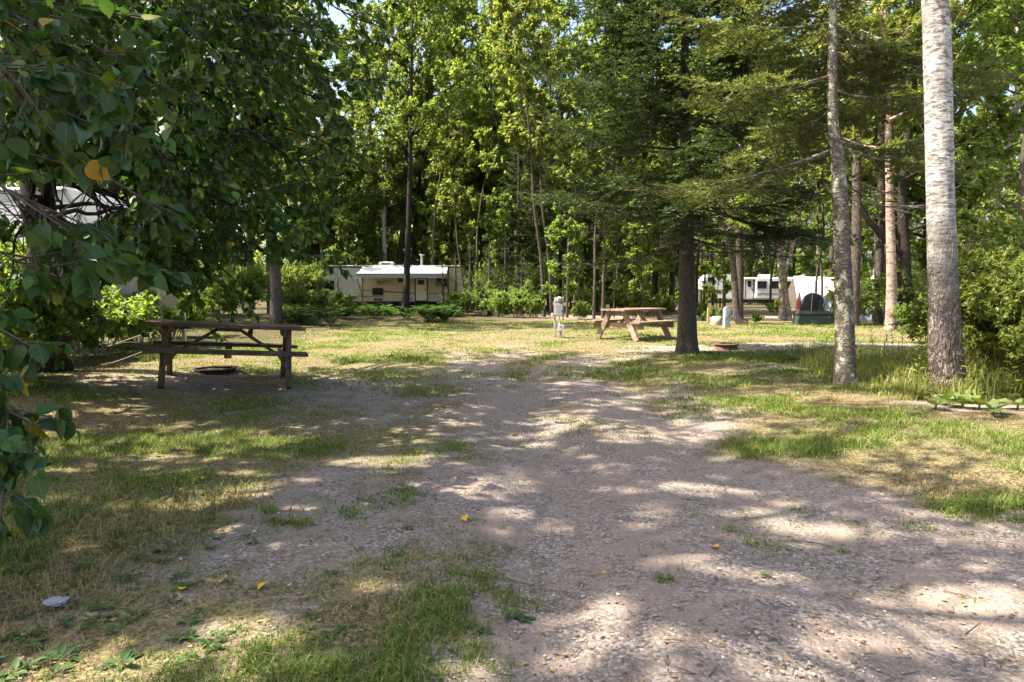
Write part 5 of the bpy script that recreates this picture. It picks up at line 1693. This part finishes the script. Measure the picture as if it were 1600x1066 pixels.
def tall_grass():
    rng = np.random.default_rng(620)
    mb = MB()
    N = 5200
    cx = rng.uniform(3.6, 8.5, N); cyy = rng.uniform(6.3, 12.0, N)
    edge = (cyy - 6.75) + 0.33 * (cx - 5.0)
    keep = (edge > 0.25) & (cx > 4.05 + 0.12 * np.abs(cyy - 8.2)) & (fbm(cx * 1.3, cyy * 1.3, 0, 66, 2) > -0.45)
    keep &= ~((cx < 5.0) & (cyy > 10.5))
    cx, cyy = cx[keep], cyy[keep]
    per = 7
    cx, cyy = np.repeat(cx, per) + rng.normal(size=len(cx) * per) * 0.05, np.repeat(cyy, per) + rng.normal(size=len(cyy) * per) * 0.05
    n = len(cx)
    z = gz(cx, cyy) - 0.01
    h = rng.uniform(0.15, 0.55, n) * (0.75 + 0.4 * noise(cx * 0.9, cyy * 0.9, 0, 9)) * sstep(3.9, 4.9, cx)
    h = np.maximum(h, 0.08)
    a = rng.uniform(0, 6.28, n)
    lean = rng.uniform(0.15, 0.8, n) * h
    d = np.stack([np.cos(a), np.sin(a), np.zeros(n)], 1)
    sd_ = np.stack([-np.sin(a), np.cos(a), np.zeros(n)], 1) * (rng.uniform(0.0025, 0.006, n))[:, None]
    b = np.stack([cx, cyy, z], 1)
    m = b + d * (lean * 0.3)[:, None] + A(0, 0, 1) * (h * 0.6)[:, None]
    tp = b + d * lean[:, None] + A(0, 0, 1) * (h * rng.uniform(0.75, 1.0, n))[:, None]
    V = np.stack([b - sd_, b + sd_, m + sd_ * 0.8, m - sd_ * 0.8, tp], 1).reshape(-1, 3)
    k = np.arange(n) * 5
    mb.add(V, np.stack([k, k + 1, k + 2, k + 3], 1), np.stack([k + 3, k + 2, k + 4], 1))
    tag(mb.obj('tall_grass', M['grass_tall']), 'uncut straw coloured grass and weeds round the pale poplar', 'grass', kind='stuff')
tall_grass()

# goldenrod-like stalks standing in the tall grass
def stalk_mesh(seed):
    rng = np.random.default_rng(seed)
    H = 0.85
    pts = spline([A(0, 0, -0.03), A(0.02, 0.01, H * 0.5), A(0.07, 0.03, H)], 14)
    w_ = MB(); tube(w_, pts, np.linspace(0.005, 0.0015, 14), 5)
    n = 34
    t = np.linspace(0.15, 0.98, n)
    pos = np.stack([np.interp(t, np.linspace(0, 1, 14), pts[:, c]) for c in range(3)], 1)
    a = np.arange(n) * 2.4
    d = np.stack([np.cos(a), np.sin(a), 0.25 + 0.4 * t], 1)
    c_ = MB(); leaf_batch(c_, LANCE_V, LANCE_F, pos, d, A(0, 0, 1) + rng.normal(size=(n, 3)) * 0.2, 0.13 * (1.1 - 0.6 * t), smooth=True)
    return w_.mesh('stem', M['leaf_weed']), c_.mesh('foliage', M['leaf_bush'])
stk = [stalk_mesh(1), stalk_mesh(2)]
objs = []
for k in range(34):
    for tr in range(30):
        x, y = rngw.uniform(4.3, 6.6), rngw.uniform(6.6, 10.2)
        if (y - 6.75) + 0.33 * (x - 5.0) > 0.3: break
    objs.append(plant('weed_stalk', '', 'plant', stk[k % 2], (x, y, g1(x, y)), rngw.uniform(0, 6), rngw.uniform(0.5, 1.1), 'leafy weed stalks round the pale poplar', ('stem', 'foliage')))
for o in objs: o['label'] = 'narrow leafy weed stalk in tall grass round the pale poplar'

# burdock at the foot of the poplar
bl_v, bl_f = blade_shape([(0.0, 0.05), (0.06, 0.26), (0.25, 0.38), (0.5, 0.36), (0.75, 0.24), (0.93, 0.08), (1.0, 0.01)], 0.22, 0.25)
bl_v = bl_v + np.stack([0 * bl_v[:, 0], 0 * bl_v[:, 0], 0.03 * np.sin(bl_v[:, 0] * 14) * np.abs(bl_v[:, 1]) * 4], 1)
bl_me = MB().add(bl_v, bl_f, smooth=True).mesh('leaf', M['leaf_burdock'])
objs = []
for px_, py_ in ((1440, 625), (1462, 640), (1478, 634), (1518, 630), (1504, 638), (1530, 640), (1552, 648), (1590, 640), (1572, 628), (1385, 598)):
    q = P(px_, py_)
    t = thing('burdock', '', 'plant', tuple(q), (0, 0, rngw.uniform(0, 6)), 'burdock plants at the foot of the poplar')
    for k in range(6):
        a = k * 1.05 + rngw.uniform(-0.3, 0.3)
        o = link('leaf', bl_me, t, (0.03 * math.cos(a), 0.03 * math.sin(a), 0.05), (rngw.uniform(-0.5, 0.5), -rngw.uniform(0.2, 1.1), a))
        s = rngw.uniform(0.08, 0.17); o.scale = (s, s, s)
    mb = MB(); prisms(mb, A([0, 0, -0.03]), A([0.0, 0.0, 0.07]), 0.012, 0.01, 6)
    mb.obj('stem', M['leaf_weed'], t)
    objs.append(t)
rank_labels(objs, 'low burdock with broad pale leaves near the poplar, {} from the left')

# ferns at the wood edge
def fern_mesh(seed):
    rng = np.random.default_rng(seed)
    mb = MB()
    for k in range(9):
        a = k * 0.7 + rng.uniform(-0.2, 0.2)
        L = rng.uniform(0.55, 0.8)
        t = np.linspace(0, 1, 18)
        h = A(math.cos(a), math.sin(a), 0)
        sp = h * (t * L * 0.62)[:, None]
        sp[:, 2] = L * (1.25 * t - 0.75 * t ** 2)
        prisms(mb, sp[:-1], sp[1:], 0.004, 0.003, 3)
        side = np.cross(h, A(0, 0, 1))
        for s in (-1, 1):
            d = side * s + h * 0.45 + A(0, 0, -0.15)
            wl = 0.26 * np.sin(np.pi * np.clip(t * 0.86 + 0.1, 0, 1)) * L
            leaf_batch(mb, LEAF2_V * A(1, 0.62, 1), LEAF2_F, sp[2:], np.repeat(d[None], 16, 0), np.repeat(A([0, 0, 1]), 16, 0) + rng.normal(size=(16, 3)) * 0.1, wl[2:])
    return mb.mesh('fern', M['leaf_fern'])
fern = [fern_mesh(1), fern_mesh(2)]
objs = []
for k in range(60):
    px_ = rngw.uniform(445, 720)
    D = rngw.uniform(25.5, 34) if px_ > 560 else rngw.uniform(22.5, 32)
    q = at(px_, 452, D)
    o = link('fern', fern[k % 2], None, (q[0], D, g1(q[0], D)), (0, 0, rngw.uniform(0, 6)))
    s = rngw.uniform(0.7, 1.4); o.scale = (s, s, s)
    tag(o, 'green fern in the bank of ferns below the awning trailer', 'fern', 'ferns on the bank below the awning trailer')
# ------------------------------------------------------------------ turf
def grass():
    rng = np.random.default_rng(700)
    def scatter(n, x0, x1, y0, y1):
        return rng.uniform(x0, x1, n), rng.uniform(y0, y1, n)
    xs, ys = [], []
    # more blades close to the viewer, fewer further off
    for n, y0, y1 in ((330000, 1.9, 4.2), (300000, 4.2, 8), (330000, 8, 15), (260000, 15, 27)):
        y = rng.uniform(y0, y1, n)
        x = rng.uniform(-1, 1, n) * (0.80 * y + 0.4)
        xs.append(x); ys.append(y)
    x, y = np.concatenate(xs), np.concatenate(ys)
    dr = drive(x, y)
    wd = woods(x, y)
    cl = fbm(x * 1.1, y * 1.1, 0, 41, 3)
    tuft = fbm(x * 4.2, y * 4.2, 0, 43, 3)
    dens = (1 - sstep(0.05, 0.85, dr + 0.35 * tuft + 0.25 * noise(x * 9, y * 9, 0, 47))) * (0.26 + 0.74 * sstep(-0.55, 0.55, cl + 0.8 * tuft)) * (1 - 0.75 * wd)
    dens = np.maximum(dens, 0.75 * sstep(0.95, 1.25, tuft + 0.35 * cl) * (1 - sstep(0.9, 1.0, dr) * 0.65))
    dens = np.maximum(dens, 0.0) * sstep(60, 2, np.abs(x))
    left = sstep(-0.2, -1.2, x) * sstep(6.5, 4.5, y)
    dens = dens * (1 - 0.45 * left * sstep(0.5, -0.2, cl))
    dens = np.maximum(dens, (0.015 + 0.30 * sstep(4.2, 7.0, y)) * sstep(-0.5, 0.5, tuft + 0.3 * cl) * (y < 15))
    keep = rng.random(len(x)) < dens * 0.62
    x, y, cl, tuft = x[keep], y[keep], cl[keep], tuft[keep]
    n = len(x)
    z = gz(x, y) - 0.008
    D = y
    lush = sstep(-0.1, 0.9, cl + 0.4 * tuft)
    h = rng.uniform(0.022, 0.055, n) * (0.75 + 0.9 * lush) * (1 + 0.015 * D)
    h *= 1 - 0.5 * sstep(0.35, 0.7, drive(x, y)) * sstep(9, 6, y)
    # longer in the corner at lower left
    h *= 1 + 0.9 * np.exp(-((x + 1.9) / 0.9) ** 2 - ((y - 3.7) / 0.8) ** 2) + 0.5 * sstep(-1.6, -2.6, x) * sstep(5, 3, y)
    a = rng.uniform(0, 6.28, n)
    d = np.stack([np.cos(a), np.sin(a), np.zeros(n)], 1)
    ln = h * rng.uniform(0.2, 1.5, n)
    wv = np.stack([-np.sin(a), np.cos(a), np.zeros(n)], 1) * np.maximum(rng.uniform(0.0013, 0.0026, n), 0.00075 * D)[:, None]
    b = np.stack([x, y, z], 1)
    up = A(0, 0, 1)
    tp = b + d * ln[:, None] + up * (h * rng.uniform(0.55, 1, n))[:, None]
    near = D < 4.6
    dry = rng.random(n) > sstep(-0.8, 0.2, cl + 0.15 + 0.35 * noise(x * 0.5, y * 0.5, 0, 4)) * (0.9 + 0.06 * sstep(8, 14, y))
    for nm, sel, mat, lab in (('grass', ~dry, M['grass'], 'short green grass growing in patches beside the gravel'), ('dry_grass', dry, M['grass_dry'], 'dry straw coloured grass mixed into the thin lawn')):
        mb = MB()
        i = np.where(sel & near)[0]
        m = b[i] + d[i] * (ln[i] * 0.3)[:, None] + up * (h[i] * 0.6)[:, None]
        V = np.stack([b[i] - wv[i], b[i] + wv[i], m + wv[i] * 0.75, m - wv[i] * 0.75, tp[i]], 1).reshape(-1, 3)
        k = np.arange(len(i)) * 5
        mb.add(V, np.stack([k, k + 1, k + 2, k + 3], 1), np.stack([k + 3, k + 2, k + 4], 1))
        i = np.where(sel & ~near)[0]
        V = np.stack([b[i] - wv[i], b[i] + wv[i], tp[i]], 1).reshape(-1, 3)
        mb.add(V, np.arange(len(i) * 3).reshape(-1, 3))
        tag(mb.obj(nm, mat), lab, 'grass', kind='stuff')
grass()

def pebbles():
    rng = np.random.default_rng(710)
    bm = bmesh.new()
    bmesh.ops.create_icosphere(bm, subdivisions=1, radius=1.0)
    T = np.array([v.co for v in bm.verts]); Fc = np.array([[v.index for v in f.verts] for f in bm.faces])
    bm.free()
    y = 1.9 + 7.5 * rng.uniform(0, 1, 15000) ** 1.8
    x = rng.uniform(-1, 1, len(y)) * (0.8 * y + 0.3)
    keep = rng.random(len(x)) < np.clip(drive(x, y) * 1.1 - 0.15, 0, 1)
    x, y = x[keep], y[keep]
    n = len(x)
    s = 0.0022 + 0.0065 * rng.uniform(0, 1, n) ** 4
    jit = 1 + 0.25 * rng.normal(size=(n, len(T), 1)).clip(-1.2, 1.2)
    sc3 = s[:, None] * np.stack([rng.uniform(0.8, 1.5, n), rng.uniform(0.8, 1.4, n), rng.uniform(0.45, 0.8, n)], 1)
    V = T[None] * jit * sc3[:, None] + np.stack([x, y, gz(x, y) + s * 0.35 + 0.002], 1)[:, None]
    FF = (Fc[None] + (np.arange(n) * len(T))[:, None, None]).reshape(-1, 3)
    m, nt, b = newmat('pebble')
    geo = nd(nt, 'ShaderNodeNewGeometry')
    r = ramp(nt, [(0, (0.10, 0.08, 0.07)), (0.5, (0.26, 0.21, 0.18)), (0.9, (0.40, 0.34, 0.30)), (1, (0.60, 0.56, 0.52))], geo.outputs['Random Per Island'])
    nt.links.new(r.outputs[0], b.inputs['Base Color'])
    b.inputs['Roughness'].default_value = 0.85
    tag(MB().add(V.reshape(-1, 3), FF).obj('gravel', m), 'loose small stones lying on the gravel drive', 'gravel', kind='stuff')
    # crumbs of bark, old leaves and twig bits
    y = 1.9 + 12 * rng.uniform(0, 1, 5200) ** 1.5
    x = rng.uniform(-1, 1, len(y)) * (0.8 * y + 0.3)
    n = len(x)
    pos = np.stack([x, y, gz(x, y) + 0.008], 1)
    d = rng.normal(size=(n, 3)) * A(1, 1, 0.12)
    mb = MB()
    leaf_batch(mb, LEAF2_V, LEAF2_F, pos, d, A(0, 0, 1) + rng.normal(size=(n, 3)) * 0.3, rng.uniform(0.008, 0.032, n))
    tag(mb.obj('leaf_litter', M['litter_brown']), 'crumbs of old brown leaves scattered over the ground', 'leaf litter', kind='stuff')
    y = 2 + 8 * rng.uniform(0, 1, 380) ** 1.3
    x = rng.uniform(-1, 1, len(y)) * (0.8 * y + 0.3)
    n = len(x)
    a = rng.uniform(0, 6.28, n); l = rng.uniform(0.03, 0.13, n)
    p0 = np.stack([x, y, gz(x, y) + 0.009], 1)
    mb = MB()
    prisms(mb, p0, p0 + np.stack([np.cos(a) * l, np.sin(a) * l, rng.uniform(0, 0.006, n)], 1), 0.0022, 0.0012, 4)
    tag(mb.obj('twig_litter', M['twig']), 'tiny broken twigs scattered over gravel and turf', 'twigs', kind='stuff')
pebbles()

# single twigs and sticks one can see
def stick(label, pts, r, mat, name='stick', branch=None):
    b = A(*pts[0])
    mb = MB(); tube(mb, spline([A(*q) - b for q in pts], 22), np.linspace(r, r * 0.35, 22), 7)
    t = thing(name, label, 'stick', tuple(b))
    mb.obj('shaft', mat, t)
    for k, (q, e) in enumerate(branch or ()):
        mb = MB(); tube(mb, spline([A(*q) - b, (A(*q) + A(*e)) / 2 - b + A(0, 0, 0.02), A(*e) - b], 12), np.linspace(r * 0.55, r * 0.2, 12), 6)
        mb.obj('side_twig', mat, t)
    return t
def G(px_, py_, dz=0.012):
    q = P(px_, py_); return q + A(0, 0, dz)
stick('thin dark curved twig on the gravel right of centre', [G(1236, 846), G(1258, 850), G(1275, 852), G(1302, 858)], 0.006, M['twig'])
stick('short pale twig on the gravel below centre', [G(790, 904), G(808, 911), G(832, 917)], 0.007, M['twig_grey'])
stick('short dark twig on bare soil mid picture', [G(868, 661), G(890, 662), G(906, 659)], 0.012, M['twig'])
for k, (lab, a, b, c, r, br) in enumerate((
        ('long grey dead branch leaning out left of the dark table', (95, 570, 0), (160, 545, 0.25), (232, 520, 0.5), 0.018, ((175, 540, 0.3), (215, 535, 0.32))),
        ('grey dead branch lowest of those by the dark table', (80, 575, 0), (150, 574, 0.06), (228, 548, 0.22), 0.016, ((150, 573, 0.08), (190, 566, 0.05))),
        ('grey dead branch highest of those by the dark table', (110, 560, 0), (155, 525, 0.3), (212, 497, 0.55), 0.015, ((150, 530, 0.3), (175, 500, 0.5))))):
    base = P(a[0], a[1])
    Dp = base[1]
    f = lambda q: at(q[0], q[1], Dp + (0.0 if q is a else 0.05))
    stick(lab, [base + A(0, 0, 0.01), f(b), f(c)], r, M['twig_grey'], 'dead_branch', [(f(br[0]), f(br[1]))])

# fallen leaves
fl = MB().add(OVATE_V * A(1, 1, 1.4), OVATE_F, smooth=True).mesh('fallen_leaf', M['litter_leaf'])
flb = MB().add(OVATE_V * A(1, 1, 1.6), OVATE_F, smooth=True).mesh('fallen_leaf', M['litter_brown'])
rf = np.random.default_rng(720)
leaves = [(131, 845, fl, 'orange fallen leaf on dry grass near the left edge'), (284, 929, fl, 'orange fallen leaf on bare soil at lower left'), (354, 778, fl, 'orange fallen leaf in shaded grass left of centre'),
          (252, 744, fl, 'orange fallen leaf furthest left in the shade below the dark table'), (416, 917, fl, 'orange fallen leaf in grass at lower left of centre'), (384, 789, fl, 'small yellow fallen leaf beside a larger orange one'),
          (607, 732, fl, 'orange fallen leaf on bare soil left of the drive'), (945, 903, fl, 'small orange fallen leaf on gravel below centre'), (1122, 861, fl, 'tan fallen leaf on gravel right of centre'),
          (725, 812, fl, 'yellow fallen leaf at the left edge of the gravel'), (493, 760, fl, 'pale yellow fallen leaf left of the drive'), (484, 744, fl, 'small yellow fallen leaf between grass tufts'),
          (285, 768, fl, 'small orange fallen leaf in dark grass'), (180, 833, flb, 'brown curled leaf on dry grass at left'), (505, 748, flb, 'pale curled leaf on soil left of the drive'), (562, 755, flb, 'pale dry leaf near a grass tuft'),
          (590, 972, flb, 'tan curled leaf at the edge of the gravel below'), (806, 681, flb, 'pale leaf on bare soil mid picture'), (153, 681, flb, 'grey dry leaf in shade below the dark table'), (240, 715, flb, 'flat brown leaf in shade below the dark table')]
for px_, py_, me, lab in leaves:
    q = P(px_, py_)
    sc_ = {True: 0.045, False: 0.042}[me is fl] * rf.uniform(0.8, 1.25) * (0.7 if 'small' in lab else 1) * (1 + 0.12 * max(0, q[1] - 3))
    o = link('fallen_leaf', me, None, (q[0], q[1], q[2] + 0.022), (rf.uniform(-0.35, 0.35), rf.uniform(-0.3, 0.3), rf.uniform(0, 6.28)))
    o.scale = (sc_, sc_, sc_)
    tag(o, lab, 'leaf', 'fallen leaves')

# crumpled white scrap
def scrap():
    bm = bmesh.new()
    bmesh.ops.create_icosphere(bm, subdivisions=4, radius=1.0)
    c = np.array([v.co for v in bm.verts])
    n = fbm(c[:, 0] * 2.2, c[:, 1] * 2.2, c[:, 2] * 2.2, 12, 4)
    c = c * (1 + 0.35 * np.abs(n) - 0.2 * np.abs(fbm(c[:, 0] * 5, c[:, 1] * 5, c[:, 2] * 5, 19, 2)))[:, None] * A(0.036, 0.026, 0.013)
    for v, q in zip(bm.verts, c): v.co = q
    me = bpy.data.meshes.new('paper_scrap'); bm.to_mesh(me); bm.free()
    me.materials.append(plain('paper', (0.30, 0.30, 0.34), 0.7, 0, 0.1, 20))
    q = P(88, 948)
    tag(link('paper_scrap', me, None, (q[0], q[1], q[2] + 0.022), (0.1, 0.1, 0.4)), 'crumpled white paper scrap in the grass at lower left', 'litter')
scrap()

# broad-leaved weeds in the thin grass
pl_v, pl_f = blade_shape([(0.0, 0.03), (0.25, 0.06), (0.5, 0.19), (0.75, 0.17), (1.0, 0.01)], 0.3, 0.5)
def rosette(seed, n):
    rng = np.random.default_rng(seed)
    mb = MB()
    a = np.arange(n) * 2.4 + rng.normal(size=n) * 0.2
    el = rng.uniform(0.25, 0.95, n)
    d = np.stack([np.cos(a) * np.cos(el), np.sin(a) * np.cos(el), np.sin(el)], 1)
    nr = np.stack([-np.cos(a) * np.sin(el), -np.sin(a) * np.sin(el), np.cos(el)], 1)
    leaf_batch(mb, pl_v, pl_f, np.zeros((n, 3)) + A(0, 0, 0.0), d, nr + rng.normal(size=(n, 3)) * 0.15, rng.uniform(0.7, 1.1, n), smooth=True)
    return mb.mesh('broadleaf_weed', M['leaf_weed'])
ros = [rosette(1, 7), rosette(2, 9), rosette(3, 6)]
cnt = 0
rr_ = np.random.default_rng(731)
fixed = [(606, 1040, 1.3), (800, 965, 1.0), (820, 968, 0.8), (160, 950, 1.1), (210, 965, 1.0), (40, 1010, 1.3), (205, 905, 1.1), (190, 1040, 1.2), (500, 1000, 0.9), (95, 1030, 1.3), (330, 1010, 1.0), (395, 1050, 1.2), (285, 1000, 1.0), (1198, 902, 0.6), (760, 990, .7)]
while cnt < 95:
    if cnt < len(fixed):
        px_, py_, s = fixed[cnt]
    else:
        px_, py_, s = rr_.uniform(-20, 700), rr_.uniform(790, 1075), rr_.uniform(0.5, 1.0)
        if rr_.random() < (max(px_, 0) / 700) ** 1.5: continue
    q = P(px_, py_)
    s *= 0.062
    o = link('broadleaf_weed', ros[cnt % 3], None, (q[0], q[1], q[2] - 0.002), (0, 0, rr_.uniform(0, 6)))
    o.scale = (s, s, s)
    tag(o, 'small broad-leaved weed in the thin grass and soil', 'weed', 'broad-leaved weeds in the foreground')
    cnt += 1
